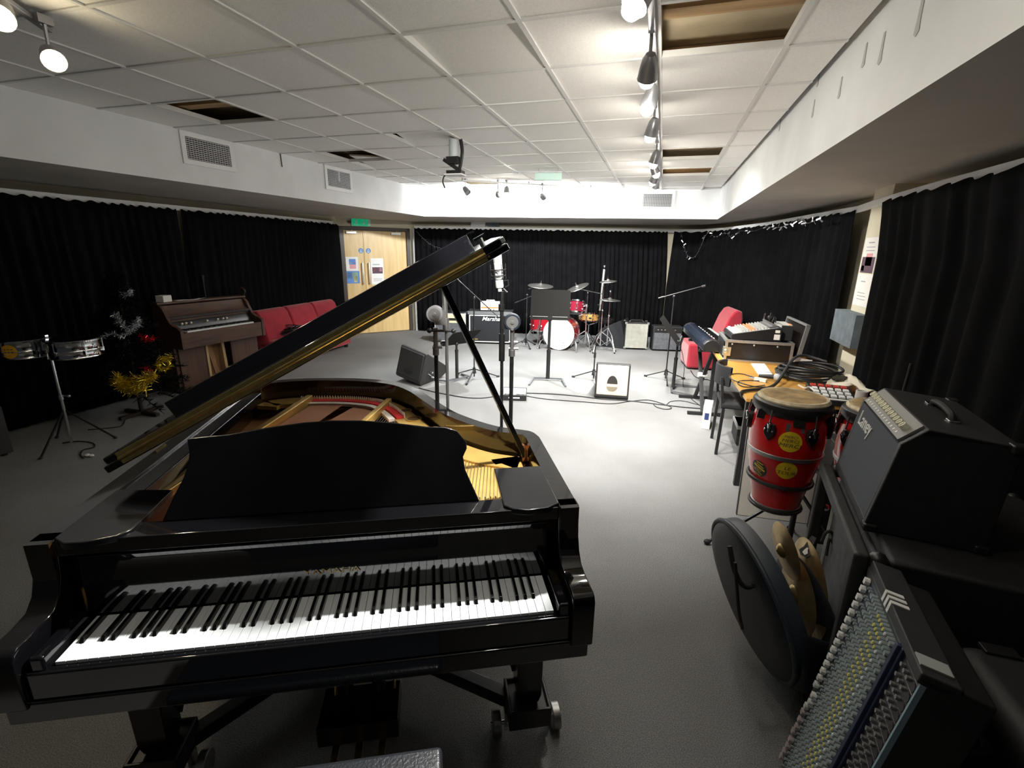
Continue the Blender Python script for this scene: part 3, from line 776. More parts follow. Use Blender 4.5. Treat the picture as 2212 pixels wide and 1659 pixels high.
# bass and tenor strings: the countable ones nearest are grouped per choir
def strings(name, m, n, a0, a1, b0_, b1, z0_, z1_, r):
    mb = MB()
    for i in range(n):
        t = i/(n-1)
        p = V(a0).lerp(V(a1), t); q = V(b0_).lerp(V(b1), t)
        mb.cyl((p.x, p.y, z0_), (q.x, q.y, z1_), r, n=5, caps=False)
    o = mb.build(name, m, P); o['kind'] = 'stuff'; return o
strings('bass_strings', COPPER, 34, (-.60, .30), (-.22, .30), (-.10, 1.58), (.02, 1.52), .897, .878, .0026)
strings('bass_strings', COPPER, 26, (-.64, .30), (-.50, .30), (-.36, 1.55), (-.18, 1.60), .904, .884, .003)
strings('treble_strings', STEEL, 60, (-.20, .38), (.60, .38), (.0, 1.46), (.62, .62), .893, .885, .0009)
# hitch pin row and felt on the curved rail
fe = MB(); C1, C2 = inset(ic, .085), inset(ic, .125)
i2 = [i for i in range(len(ic)) if ic[i][1] > 1.28 and ic[i][0] < .24 and ic[i][0] > -.45]
strip(fe, [C1[i] for i in i2], [C2[i] for i in i2], .8885, .8965, FELTRED, FELTRED, FELTRED); fe.build('string_felt', None, P)
D1, D2 = inset(ic, .135), inset(ic, .165)
fe = MB(); strip(fe, [D1[i] for i in i2], [D2[i] for i in i2], .880, .895, FELTWHITE, FELTWHITE, FELTWHITE); fe.build('bridge_felt', None, P)
pin = MB()
pp = catmull([(C1[i][0], C1[i][1], .89) for i in i2], 3)
for p in pp: pin.cyl((p.x, p.y, .888), (p.x, p.y+.006, .914), .0035, .0025, 5)
pin.build('hitch_pins', FELTWHITE, P)
tp = MB()
for i in range(13):
    x = .62-i*.018
    for j in range(2): tp.cyl((x, .345+.03*j, .879), (x, .345+.03*j, .905), .0032, n=5)
parts(tp, 'tuning_pin', STEEL, P)
# pin-plate edge rail, dampers and action behind the shelf
r_ = MB(); r_.bx(-.655, .645, .285, .325, .86, .90); r_.build('pin_block_rail', PALEWOOD, P, bevel=.003)
ac = MB(); ac.bx(-.62, .61, .245, .28, .83, .862); ac.mat(FELTRED)
ac.mats = [BLACKPL, FELTRED, FELTWHITE]; ac.mi = [0]*len(ac.f)
for i in range(88):
    x = -.605+i*.01375
    ac.cur = 1; ac.bx(x, x+.009, .247, .266, .862, .884); ac.cur = 2; ac.bx(x, x+.009, .266, .276, .862, .880)
ac.build('hammer_action', None, P)
sp_ = MB(); sp_.prism([(-.668, .30), (-.668, .95), (-.63, .90), (-.60, .55)], .868, .885); sp_.build('plate_side_flange', GOLDPAINT, P, bevel=.004)
# music desk
dsk = [(-.448, 0), (-.425, .06), (-.398, .12), (-.385, .165), (-.385, .195), (-.392, .232), (-.36, .235), (-.28, .240), (-.18, .256), (-.08, .267), (.0, .270), (.08, .267), (.18, .255), (.27, .240), (.33, .236), (.365, .222), (.392, .185), (.392, .165), (.38, .14), (.385, .10), (.405, .05), (.425, 0)]
ta = math.radians(22)
D = MB(fr((0, .216, .979), (1, 0, 0), (0, math.sin(ta), math.cos(ta)))); D.prism([(a, b*.965) for a, b in dsk], -.018, 0); D.build('music_desk', BLACKLAC2, P, bevel=.004)
# lid (hinged on the left), folded front flap, rear panel, prop
la = math.radians(28.9)
LM = fr((-.72, 0, .985), (math.cos(la), 0, math.sin(la)), (0, 1, 0))      # x along the lid, y tail, z up
lid_path = [(.06, .415), (1.455, .415), (1.455, .70), (1.42, .77), (1.33, .83), (1.20, .93), (1.10, 1.07), (1.02, 1.26), (.93, 1.47), (.80, 1.64), (.60, 1.74), (.36, 1.775), (.18, 1.75), (.06, 1.65)]
L = MB(LM); L.prism(lid_path, .030, .052); lid = L.build('lid', BLACKLAC, P, bevel=.004)
L = MB(LM); L.prism([(.075, .415), (1.44, .415), (1.456, .43), (1.455, .70), (1.40, .775), (1.36, .79), (.08, .79)], .0535, .0755); L.build('lid_flap', BLACKLAC, P, bevel=.005)
L = MB(LM); L.bx(.085, 1.388, .815, 1.12, .054, .127); L.build('lid_rear_panel', BLACKLAC, P, bevel=.003)
h = MB(LM); h.bx(.12, 1.38, .4105, .415, .034, .0525); h.bx(.12, 1.38, .4105, .415, .0535, .072); h.cyl((.12, .411, .053), (1.38, .411, .053), .0065, n=14); hi = h.build('lid_hinge', BRASS, P)
sc_ = MB(LM)
for i in range(20):
    x = .15+i*.0635
    sc_.cyl((x, .4108, .0635), (x, .4085, .0635), .0042, n=8); sc_.cyl((x+.03, .4108, .043), (x+.03, .4085, .043), .0042, n=8)
parts(sc_, 'hinge_screw', BRASS, hi)
k = MB(LM); k.cyl((1.40, .56, .075), (1.40, .56, .10), .009, n=10); k.bx(1.38, 1.42, .55, .57, .098, .106); k.build('lid_latch', CHROME, P)
pt = LM @ V((1.22, .62, .03))
pr = MB(); pr.bar((.655, .70, .90), tuple(pt), .022, .022); pr.build('lid_prop', BLACKLAC, P, bevel=.003)
pr = MB(); pr.cyl((.655, .70, .88), (.655, .70, .93), .012, n=10); pr.bx(.645, .69, .69, .715, .93, .95); pr.build('prop_bracket', COPPER, P)
hb = MB()
for v in (.75, 1.15): hb.cyl((-.735, v, .992), (-.735, v+.07, .992), .009, n=8)
hb.build('spine_hinge', BRASS, P)
hb = MB(); hb.bx(-.672, -.60, .43, 1.5, .925, .972); hb.build('spine_dark_strip', BLACKLAC2, P, bevel=.004)  # black strip added to widen the rim and carry the shade inward
# legs, lyre
for u, v in ((.60, .26), (-.60, .26), (-.25, 1.42)):
    lg = MB()
    lg.lathe([(.085, .60), (.085, .55), (.066, .52), (.062, .20), (.05, .16)], 4, tr(u, v, 0) @ rz(PI/4))
    lg.build('leg', BLACKLAC2, P, bevel=.004)
ly = MB(); ly.cyl((-.02, .27, .20), (-.02, .27, .62), .022); ly.cyl((.085, .27, .20), (.085, .27, .62), .022); ly.bx(-.11, .15, .19, .35, .13, .205); ly.bx(-.06, .125, .22, .32, .58, .61); lyo = ly.build('pedal_lyre', BLACKLAC2, P, bevel=.004)
for x in (-.055, .02, .095):
    q = MB(); q.lathe([(.0, 0), (.020, .0), (.022, .012), (0, .014)], 14, tr(x, .06, .10) @ Matrix.Diagonal((1, 1.6, 1, 1))); q.bx(x-.011, x+.011, .08, .22, .10, .114); q.build('pedal', BRASS, P)
q = MB(); q.cyl((.13, .30, .16), (.13, .45, .55), .005); q.cyl((-.07, .30, .16), (-.07, .45, .55), .005); q.build('lyre_brace', BRASS, lyo)
# wheeled dolly under the legs
Dl = thing('piano_dolly', 'black three armed wheeled dolly under the grand piano', 'dolly', (-.749, .8395, 0), PA)
for u, v in ((.60, .26), (-.60, .26), (-.25, 1.42)):
    a = MB(); c = V((-.08, .72, .11)); d_ = (V((u, v, .11))-c); a.bar(tuple(c), (u, v, .11), .05, .05); o = a.build('dolly_arm', BLACKMET, Dl, bevel=.004)
    cu_ = MB(); cu_.ring([(u+sx*.075, v+sy*.075) for sx, sy in ((-1, -1), (1, -1), (1, 1), (-1, 1))], [(u+sx*.064, v+sy*.064) for sx, sy in ((-1, -1), (1, -1), (1, 1), (-1, 1))], .09, .17); cu_.bx(u-.07, u+.07, v-.07, v+.07, .09, .155); cu_.build('leg_cup', BLACKMET, Dl, bevel=.004)
    for s_ in (1, -1):
        w_ = MB(); w_.cyl((u+s_*.095, v, .045), (u+s_*.125, v, .045), .045, n=20); wo = w_.build('wheel', DULLMETAL, Dl, bevel=.004)
        w2 = MB(); w2.cyl((u+s_*.07, v, .045), (u+s_*.132, v, .045), .009, n=10); w2.bx(u+s_*.078-.006, u+s_*.078+.006, v-.02, v+.02, .03, .11); w2.build('axle', CHROME, wo)
for s_ in (1, -1):
    a = MB(); a.bar((s_*.50, .33, .52), (s_*.575, .30, .23), .008, .05); a.cyl((s_*.44, .36, .58), (s_*.51, .33, .47), .014); a.cyl((s_*.56, .29, .27), (s_*.56, .31, .27), .012); a.build('leg_brace', BLACKMET, Dl, bevel=.002)
# bench
Bn = thing('piano_bench', 'black leather piano bench tucked before the piano keyboard', 'bench', (-.749, .8395, 0), PA)
b = MB(); b.bx(-.46, .296, -.50, -.145, .455, .505); b.build('seat_cushion', LEATHER, Bn, bevel=.014, seg=3)
b = MB(); b.ring([(-.46, -.50), (.296, -.50), (.296, -.145), (-.46, -.145)], [(-.44, -.48), (.276, -.48), (.276, -.165), (-.44, -.165)], .40, .455); b.build('bench_frame', BLACKLAC2, Bn, bevel=.003)
for x in (-.43, .265):
    for y in (-.47, -.175):
        MB().bx(x-.022, x+.022, y-.022, y+.022, 0, .43).build('leg', BLACKLAC2, Bn, bevel=.003)
# ================================================================== left side: timbales, tree, organ, sofa
def pedal_tripod(mb, n, r, h, rad=.009, foot=True, a0=0.):
    for i in range(n):
        a = a0+2*PI*i/n; p = (r*math.cos(a), r*math.sin(a), .012)
        mb.tube([(0, 0, h), tuple(V((0, 0, h)).lerp(V(p), .3)+V((0, 0, .02))), p], rad, 8)
T = thing('timbale_stand', 'chrome and black stand carrying the two steel timbales at far left', 'drum stand', (-4.82, 2.63, 0), math.radians(20))
a = MB(); a.cyl((0, 0, .03), (0, 0, .80), .013); a.cyl((0, 0, .42), (0, 0, .46), .02); a.tube([(0, 0, .45), (.06, 0, .45)], .006, 6); a.sph((.07, 0, .45), .013); a.build('stand_pole', CHROME, T)
for i in range(3):
    q = MB(); an = .5+2*PI*i/3; e_ = (.30*math.cos(an), .30*math.sin(an), .012); q.bar((0, 0, .33), e_, .012, .012); q.sph(e_, .016, sc=(1, 1, .7)); q.build('leg', BLACKMET, T)
q = MB(); q.bar((-.30, 0, .83), (.30, 0, .83), .02, .02); q.cyl((0, 0, .78), (0, 0, .95), .014); q.box((0, -.02, .965), (.05, .03, .03)); q.build('cross_bar', CHROME, T)
def timbale(x, label, sticker):
    c, s = math.cos(math.radians(20)), math.sin(math.radians(20))
    e = thing('timbale', label, 'drum', (-4.82+x*c, 2.63+x*s, .80), math.radians(20), 'pair of steel timbales')
    m = MB(); m.lathe([(.172, 0), (.176, .004), (.172, .012), (.172, .055), (.175, .062), (.172, .069), (.172, .135), (.176, .142)], 40); m.build('drum_shell', mat('polished_steel_shell', (.70, .71, .72), .13, metal=1., bump=(30, .15)), e)
    m = MB(); m.lathe([(.178, .132), (.184, .134), (.184, .146), (.178, .150), (.172, .148)], 40); m.build('hoop', CHROME, e)
    m = MB(); m.lathe([(.174, .143), (0.001, .146)], 32); m.build('drum_head', DRUMSKIN, e)
    for i in range(6):
        l = MB(); an = 2*PI*(i+.5)/6; p = V((.188*math.cos(an), .188*math.sin(an), 0))
        l.cyl((p.x, p.y, .03), (p.x, p.y, .14), .004, n=6); l.box((p.x*.97, p.y*.97, .05), (.018, .018, .03))
        l.build('tuning_lug', CHROME, e)
    if sticker:
        m = MB()
        f = fr((0, -.1735, .07), (1, 0, 0), (0, 0, 1)); 
        vs = []; n = 24; R_ = .055
        an0 = math.radians(-80)
        pts = [(0, 0)]+[(R_*math.cos(2*PI*i/n), R_*math.sin(2*PI*i/n)) for i in range(n)]
        for px_, pz_ in pts:
            an = an0+px_/.174; vs.append((.1745*math.cos(an), .1745*math.sin(an), .068+pz_))
        m.mat(ORANGEST).add(vs, [(0, 1+i, 1+(i+1) % n) for i in range(n)])
        m.mat(INK)
        for k, (zz, w_) in enumerate(((.082, .06), (.06, .06))):
            v2 = []
            for j in range(9):
                an = an0+(-w_/2+w_*j/8)/.175; v2 += [(.1753*math.cos(an), .1753*math.sin(an), zz), (.1753*math.cos(an), .1753*math.sin(an), zz+.007)]
            m.add(v2, [(2*j, 2*j+2, 2*j+3, 2*j+1) for j in range(8) if j % 3 != 2])
        m.build('round_sticker', None, e)
timbale(-.19, 'left steel timbale with a round orange sticker', True)
timbale(.20, 'right steel timbale beside the tinselled tree', False)
# cables and scrap on the floor at left
def fl(px, py, z=.006): p = W(px, py, z=z); return tuple(p)
cable('floor_cable', 'thin black cable looped on the carpet in front of the timbales', [fl(135, 957), fl(170, 953), fl(200, 957), fl(203, 966), fl(180, 972), fl(174, 982), fl(180, 990)], .005)
cable('floor_cable', 'thin black cable on the carpet in front of the dark tree', [fl(190, 928), fl(230, 925), fl(262, 920), fl(270, 908)], .004)
p = W(190, 986, z=.0); m = MB(); m.sph((p.x, p.y, .012), .03, 8, (1, .7, .35)); m.sph((p.x+.04, p.y+.005, .012), .022, 8, (1, .8, .5))
tag(m.build('paper_scrap', PAPER), 'white scrap of crumpled paper on the carpet left of the piano', 'paper')
# dark cases below the left curtain
e = thing('equipment_case', 'black case on the dark floor beyond the timbales', 'case', (-5.25, 1.9, 0), 0)
MB().bx(-.2, .2, -.3, .45, .02, .42).build('case_body', BLACKMATT, e, bevel=.01)
h = MB(); h.tube([(.2, .0, .3), (.225, .0, .3), (.225, .15, .3), (.2, .15, .3)], .008, 6); h.build('handle', BLACKPL, e)
h = MB(); [h.cyl((x, y, 0), (x, y, .03), .02) for x in (-.16, .16) for y in (-.25, .4)]; parts(h, 'foot', RUBBER, e)

# Christmas tree
TC = V((-5.06, 3.42, 0))
t = thing('christmas_tree', 'dark artificial christmas tree between the timbales and the organ', 'tree', tuple(TC))
m = MB(); m.cyl((0, 0, .03), (0, 0, 1.42), .02, .008, 8); m.bar((-.22, 0, .02), (.22, 0, .02), .04, .03); m.bar((0, -.22, .02), (0, .22, .02), .04, .03); m.build('trunk', mat('dark_trunk', (.02, .012, .008), .7), t)
def rad(z): return .03+.50*max(0, (1.46-z)/1.3)
m = MB(); r = random.Random(12)
for k in range(230):
    z = .18+1.25*(k/230)**.85; a = r.uniform(0, 2*PI); R_ = rad(z)*r.uniform(.8, 1.1)
    p0 = V((0, 0, z+.04)); p1 = V((R_*math.cos(a), R_*math.sin(a), z-.05*R_/.4))
    m.cyl(tuple(p0), tuple(p1), .004, .002, 4, caps=False)
    for j in range(9):
        q = p0.lerp(p1, .25+.75*j/8); s = .05
        for _ in range(3):
            d = V((r.uniform(-1, 1), r.uniform(-1, 1), r.uniform(-.6, .8))).normalized()*s
            m.cyl(tuple(q), tuple(q+d+(p1-p0).normalized()*.03), .006, .002, 3, caps=False)
m.build('fir_branches', TREEGRN, t)
tdep = (V((TC.x, TC.y, 1.0))-CP).dot(fw)
def tpt(px, py):
    o = W(px, py, d=tdep); return W(px, py, d=tdep-max(.03, rad(max(.15, min(1.4, o.z))))*.85)
def tinsel(name, pix, m_, label, w=.03, dens=260, seed=1):
    mb = MB(); r = random.Random(seed); pts = catmull([tpt(*q) for q in pix], 10)
    mb.tube(pts, .002, 4)
    for _ in range(dens):
        p = pts[r.randrange(len(pts))]; d = V((r.gauss(0, 1), r.gauss(0, 1), r.gauss(0, 1))).normalized(); q = p+V((r.uniform(-1, 1), r.uniform(-1, 1), r.uniform(-1, 1)))*w*.3
        mb.bar(tuple(q), tuple(q+d*w*r.uniform(.6, 1.2)), .003, .0008, (r.random(), r.random(), r.random()))
    return tag(mb.build(name, m_), label, 'tinsel', 'tinsel garlands on the dark tree')
tinsel('tinsel_garland', [(240, 606), (250, 612), (258, 628), (268, 640), (278, 636), (284, 628)], TINSILV, 'silver tinsel at the top of the dark tree', .035, 340, 1)
tinsel('tinsel_garland', [(246, 680), (256, 686), (262, 700), (284, 712), (290, 700), (300, 700), (296, 690)], TINSILV, 'silver tinsel half way down the dark tree', .04, 420, 2)
tinsel('tinsel_garland', [(218, 732), (230, 724), (246, 720), (258, 727), (268, 722), (282, 716)], TINSILV, 'silver tinsel spray reaching left towards the timbales', .03, 200, 3)
tinsel('tinsel_garland', [(303, 724), (312, 730), (322, 734), (332, 730)], TINRED, 'red foil tinsel on the right side of the dark tree, upper of two', .035, 120, 4)
tinsel('tinsel_garland', [(308, 794), (318, 797), (325, 800)], TINRED, 'small red tinsel just above the gold tinsel', .03, 70, 5)
tinsel('tinsel_garland', [(250, 822), (262, 834), (280, 838), (300, 830), (318, 820), (330, 812), (300, 818), (270, 826), (255, 815), (285, 845), (315, 838)], TINGOLD, 'broad gold tinsel low on the front of the dark tree', .06, 1100, 6)
tinsel('tinsel_garland', [(345, 776), (358, 774), (366, 786), (358, 798), (346, 796), (340, 786), (352, 782), (368, 768)], TINGOLD, 'gold tinsel ring on the right side of the dark tree', .035, 420, 7)
q = [tpt(275, 845), tpt(295, 852), tpt(320, 852), tpt(342, 846)]
tag(MB().tube(catmull(q, 8), .003, 5).build('ornament_wire', DULLMETAL), 'thin curved wire hanging under the gold tinsel', 'wire')

# reed organ against the left wall; local x runs along the keyboard
OA = math.atan2(.996, .084)
O = thing('reed_organ', 'dark wooden reed organ with stop knobs against the left wall', 'organ', (-5.172, 4.175, 0), OA)
# local y: +y goes into the wall (away from player)
o = MB(); o.bx(-.06, 1.0, .0, .02, .553, .735); o.build('key_rail', OLDWOOD, O, bevel=.004)
side = [(-.01, .55), (-.01, .765), (.05, .80), (.10, .815), (.15, .84), (.19, .90), (.24, 1.0), (.30, 1.05), (.42, 1.06), (.42, .0), (.16, .0), (.16, .55)]
MX = Matrix(((0, 0, 1, 0), (1, 0, 0, 0), (0, 1, 0, 0), (0, 0, 0, 1)))
for x0, x1 in ((-.10, -.06), (1.0, 1.04)):
    MB().prism(side, x0, x1, MX).build('side_panel', OLDWOOD, O, bevel=.005)
for x0 in (-.10, 1.0):
    sc_ = MB(); sc_.tube(catmull([(x0+.02, .33, 1.05), (x0+.02, .25, 1.12), (x0+.02, .30, 1.17), (x0+.02, .36, 1.14)], 5), .012, 6)
    if x0 > 0: sc_.build('carved_scroll', OLDWOOD, O)
b = MB(); b.bx(-.06, 1.0, .10, .41, .60, .66); b.bx(-.06, 1.0, .19, .41, .66, .70); b.build('key_bed', OLDWOOD, O)
b = MB(); b.prism([(.155, .765), (.215, .845), (.215, .70), (.155, .70)], -.06, 1.0, MX); b.build('stop_board', mat('black_stop_board', (.012, .011, .011), .35), O)
nrm = V((0, -.08, .06)).normalized()
for x in (.055, .105, .165, .37, .51, .585, .635):
    s_ = MB(); c = V((x, .185, .805)); s_.cyl(tuple(c), tuple(c+nrm*.02), .006, n=8); s_.cyl(tuple(c+nrm*.02), tuple(c+nrm*.032), .013, .011, 12); s_.build('stop_knob', KNOBCREAM, O)
b = MB(); b.prism([(.215, .845), (.215, .90), (.255, .94), (.30, 1.03), (.42, 1.05), (.42, .845)], -.06, 1.0, MX); b.build('lid_board', OLDWOOD, O, bevel=.004)
MB().bx(-.06, 1.0, .19, .24, .875, .905).build('moulding', mat('near_black_wood', (.014, .009, .007), .4), O, bevel=.004)
b = MB(); b.bx(-.11, 1.05, .29, .43, 1.045, 1.07); b.build('top_board', OLDWOOD, O, bevel=.005)
k = MB(); k.mat(IVORY).bx(.0, .896, .012, .15, .735, .752); k.mat(EBONY)
n_ = 37
for i in range(n_-1):
    k.bx((i+1)*.896/n_-.001, (i+1)*.896/n_+.001, .012, .06, .751, .7525)
    if i % 7 not in (2, 6): k.bx((i+1)*.896/n_-.006, (i+1)*.896/n_+.006, .06, .15, .752, .763)
k.build('keyboard', None, O)
b = MB(); b.bx(-.06, .30, .14, .16, .0, .555); b.bx(.62, 1.0, .14, .16, .0, .555); parts(b, 'knee_panel', OLDWOODV, O, bevel=.003)
b = MB(); b.bx(.30, .62, .26, .28, .05, .555); b.build('inner_board', BROWNWOOD, O)
MB().bar((.34, .18, .52), (.44, .20, .04), .06, .02, (0, 1, 0)).build('loose_slat', BROWNWOOD, O)
MB().bar((.52, .17, .55), (.56, .19, .03), .035, .02, (0, 1, 0)).build('pale_slat', PALEWOOD, O)
MB().bx(.27, .30, .13, .16, .0, .55).build('panel_post', PALEWOOD, O)
b = MB(); b.bx(-.10, 1.04, .40, .42, .0, 1.05); b.build('back_panel', OLDWOOD, O)
def osp(x, y, z): 
    return V((-5.172, 4.175, 0)) + V((math.cos(OA), math.sin(OA), 0))*x + V((-math.sin(OA), math.cos(OA), 0))*y + V((0, 0, z))
bxm = MB(tr(*osp(.02, .36, 1.0695)) @ rz(OA+.25))
bxm.bx(-.06, .06, -.05, .05, 0, .075); tag(bxm.build('paper_box', PAPER, bevel=.002), 'small white cardboard box on top of the organ', 'box')
pm = MB(); vs = []
for i in range(9):
    for j in range(3):
        q = osp(.14+.34*i/8, .30+.12*j/2, 1.0715+.004*math.sin(i*.9)+.012*(i/8)**3*(j == 0)); vs.append(tuple(q))
pm.add(vs, [(i*3+j, (i+1)*3+j, (i+1)*3+j+1, i*3+j+1) for i in range(8) for j in range(2)])
tag(pm.build('sheet_music', PAPER, solid=.002), 'curling white sheet of paper on top of the organ', 'paper')
pm = MB(tr(*osp(-.16, .34, 1.03)) @ rz(OA)); pm.bx(-.012, .012, -.02, .02, .0, .07); 
mc = thing('microphone_stand', 'thin dark microphone stand standing behind the organ', 'stand', tuple(osp(.62, .36, 0)), 0)
mc.location = (-5.628, 4.86, 0)
q = MB(); q.cyl((0, 0, 0), (0, 0, 1.30), .009); q.cyl((0, 0, .95), (0, 0, 1.02), .013); q.build('stand_pole', BLACKMET, mc)
q = MB(); q.cyl((0, 0, 0), (0, 0, .02), .022, n=20); q.build('stand_base', BLACKMET, mc)
q = MB(); q.sph((0, 0, 1.33), .022); q.cyl((0, 0, 1.26), (0, 0, 1.32), .012, .018); q.build('microphone', BLACKMATT, mc)

# red sofa, three seats
SA = math.radians(94)
S = thing('red_sofa', 'red upholstered three seat sofa against the left wall', 'sofa', (-5.10, 5.42, 0), SA)   # local x along the sofa, +y to the wall
sb = MB(); sb.bx(0, 1.9, 0, .44, .06, .24); sb.build('sofa_base', REDFAB, S, bevel=.02)
sf = MB(); [sf.box((x, y, .03), (.05, .05, .06)) for x in (.08, 1.82) for y in (.06, .40)]; parts(sf, 'foot', BLACKPL, S)
bp = [(-.02, .30), (-.05, .40), (.0, .62), (.06, .78), (.11, .83), (.17, .84), (.22, .80), (.24, .70), (.22, .30)]
for i in range(3):
    x0 = .01+i*.635
    c = MB(); c.bx(x0, x0+.615, -.06, .34, .235, .42); c.build('seat_cushion', REDFAB, S, bevel=.05, seg=3)
    c = MB(); c.prism([(y+.19, z) for y, z in bp], x0, x0+.615, MX); c.build('back_cushion', REDFAB, S, bevel=.035, seg=3)
def ssp(x, y, z): return V((-5.10, 5.42, 0)) + V((math.cos(SA), math.sin(SA), 0))*x + V((-math.sin(SA), math.cos(SA), 0))*y + V((0, 0, z))
cb = MB(); r = random.Random(5); base = ssp(.42, .05, .43)
for k in range(16):
    pts = [base+V((r.uniform(-.12, .12), r.uniform(-.15, .18), r.uniform(.01, .16))) for _ in range(5)]
    cb.tube(catmull(pts, 6), .007, 6)
cb.sph(tuple(base+V((0, 0, .05))), .10, 10, (1, 1.2, .7))
tag(cb.build('cable_bundle', CABLE), 'tangled black cables heaped on the red sofa', 'cables')
# ================================================================== band area
def feet3(parent, r, h, m=BLACKMET, rad=.009, a0=.4, n=3, tip=True):
    for i in range(n):
        a = a0+2*PI*i/n; e_ = V((r*math.cos(a), r*math.sin(a), .014))
        q = MB(); q.bar((0, 0, h), tuple(e_), rad*2, rad*1.6)
        o = q.build('leg', m, parent)
        if tip:
            t_ = MB(); d = V((math.cos(a), math.sin(a), 0)); t_.cyl(tuple(e_-d*.02), tuple(e_+d*.02), .013, n=8); t_.build('rubber_foot', RUBBER, o)
# --- heavy microphone boom stands by the piano
def boom_stand(name, px, label, mic):
    b = W(px, 800, d=3.0); x, y = b.x, b.y
    e = thing(name, label, 'stand', (x, y, 0), math.radians(17))
    feet3(e, .30, .30, a0=1.2)
    q = MB(); q.cyl((0, 0, .06), (0, 0, 1.13), .013); q.build('lower_pole', BLACKMET, e)
    q = MB(); q.cyl((0, 0, 1.10), (0, 0, 1.25), .015); q.cyl((0, 0, 1.08), (0, 0, 1.12), .02); q.cyl((-.02, 0, 1.17), (.035, 0, 1.17), .009, n=8); q.cyl((-.02, 0, 1.13), (.04, 0, 1.13), .010, n=8); q.build('pole_clamp', DULLMETAL, e)
    return e
def disc_joint(e, z, m):
    q = MB(); q.cyl((0, -.028, z), (0, .028, z), .050, n=32); q.build('clutch_disc', m, e, bevel=.004)
    q = MB(); q.cyl((0, -.032, z), (0, .032, z), .037, n=28); q.cyl((0, -.04, z), (0, .04, z), .010, n=12); q.cyl((0, -.04, z-.04), (0, .04, z-.04), .009, n=12); q.build('clutch_bolt', DULLMETAL, e)
E1 = boom_stand('microphone_boom_stand', 1105, 'right heavy boom stand behind the piano holding a white studio microphone', True)
disc_joint(E1, 1.295, mat('blue_black_metal', (.02, .028, .045), .4))
q = MB(); q.cyl((-.055, 0, .05), (-.062, 0, 1.10), .010); q.cyl((-.062, 0, 1.08), (-.066, 0, 1.475), .012); q.cyl((-.062, 0, 1.05), (-.062, 0, 1.22), .019); q.cyl((-.068, 0, 1.36), (-.068, 0, 1.40), .018); q.bx(-.06, -.01, -.014, .014, 1.25, 1.33); q.build('boom_arm', BLACKMET, E1)
E2 = boom_stand('microphone_boom_stand', 943, 'left heavy boom stand behind the piano with a pale clutch disc', False)
disc_joint(E2, 1.335, mat('grey_disc_metal', (.22, .22, .23), .4))
q = MB(); q.cyl((.065, 0, .05), (.067, 0, 1.28), .010); q.cyl((.062, 0, 1.28), (.058, 0, 1.50), .016); q.cyl((.065, 0, 1.24), (.065, 0, 1.31), .020); q.bx(.0, .067, -.02, .02, 1.27, 1.36); q.build('boom_arm', DULLMETAL, E2); 
q = MB(); q.cyl((-.03, -.02, 1.235), (.11, -.02, 1.235), .008, n=8); q.sph((.112, -.02, 1.235), .016); q.sph((-.034, -.02, 1.235), .016); q.build('clamp_lever', BLACKPL, E2)
# white large-diaphragm microphone in its shock mount
mp = W(1078, 592, d=2.98)
mi = thing('studio_microphone', 'white large studio microphone in a black shock mount on the boom stand', 'microphone', tuple(W(1078, 603, d=2.93)), math.radians(17))
tilt = Matrix.Rotation(math.radians(-5), 4, 'Y')
q = MB(tilt); q.lathe([(0, -.005), (.024, 0), (.026, .004), (.026, .085), (.025, .10)], 24, tr(0, 0, 0)); q.build('microphone_body', WHITEENAMEL, mi)
q = MB(tilt); q.lathe([(.025, .10), (.0265, .102), (.0265, .165), (.024, .176), (.018, .18), (0, .181)], 24); q.build('microphone_grille', mat('white_mesh', (.85, .85, .85), .6, bump=(900, .6)), mi)
q = MB(tilt)
for z, rr in ((.02, .043), (.055, .046)):
    q.tube([(rr*math.cos(a), rr*math.sin(a), z) for a in [2*PI*i/20 for i in range(20)]], .0035, 6, True)
for i in range(6):
    a = 2*PI*i/6; q.bar((.046*math.cos(a), .046*math.sin(a), .09), (.043*math.cos(a), .043*math.sin(a), .0), .004, .003); q.cyl((.046*math.cos(a), .046*math.sin(a), .055), (.027*math.cos(a+.5), .027*math.sin(a+.5), .03), .0018, n=5)
q.build('shock_mount', BLACKPL, mi)
q = MB(tilt); q.lathe([(0, -.055), (.021, -.053), (.024, -.046), (.024, -.006)], 24); q.cyl((0, 0, -.075), (0, 0, -.055), .012); q.build('microphone_base', WHITEENAMEL, mi, bevel=.002)
q = MB(tilt); q.tube([(.03, 0, -.01), (.055, 0, -.01), (.055, 0, -.04), (.035, 0, -.05)], .004, 6); q.cyl((.02, 0, -.06), (.042, 0, -.085), .008); q.build('mount_hook', BLACKPL, mi)

# --- amplifiers along the back curtain
def faced(name, cat, label, a, b, h, depth):
    """cabinet with its front lower edge running from a to b (floor points)"""
    a, b = V((a[0], a[1], 0)), V((b[0], b[1], 0)); d = (b-a); e = thing(name, label, cat, tuple(a), math.atan2(d.y, d.x))
    return e, d.length
e, w_ = faced('guitar_amplifier', 'amplifier', 'cream and black combo amplifier at the left end of the back row', (-4.02, 8.21), (-3.43, 8.36), .55, .25)
MB().bx(0, w_, .015, .26, .02, .57).build('cabinet', TOLEX, e, bevel=.01)
q = MB(); q.ring([(.012, .032), (w_-.012, .032), (w_-.012, .56), (.012, .56)], [(.022, .042), (w_-.022, .042), (w_-.022, .55), (.022, .55)], 0, .012, fr((0, .013, 0), (1, 0, 0), (0, 0, 1))); q.build('front_piping', WHITEPL, e)
MB().bx(.022, w_-.022, .004, .016, .385, .545).build('control_panel', CREAMVINYL, e)
q = MB(); q.bx(w_*.5-.04, w_*.5+.12, -.002, .004, .43, .475); q.build('name_plate', BLACKPL, e)
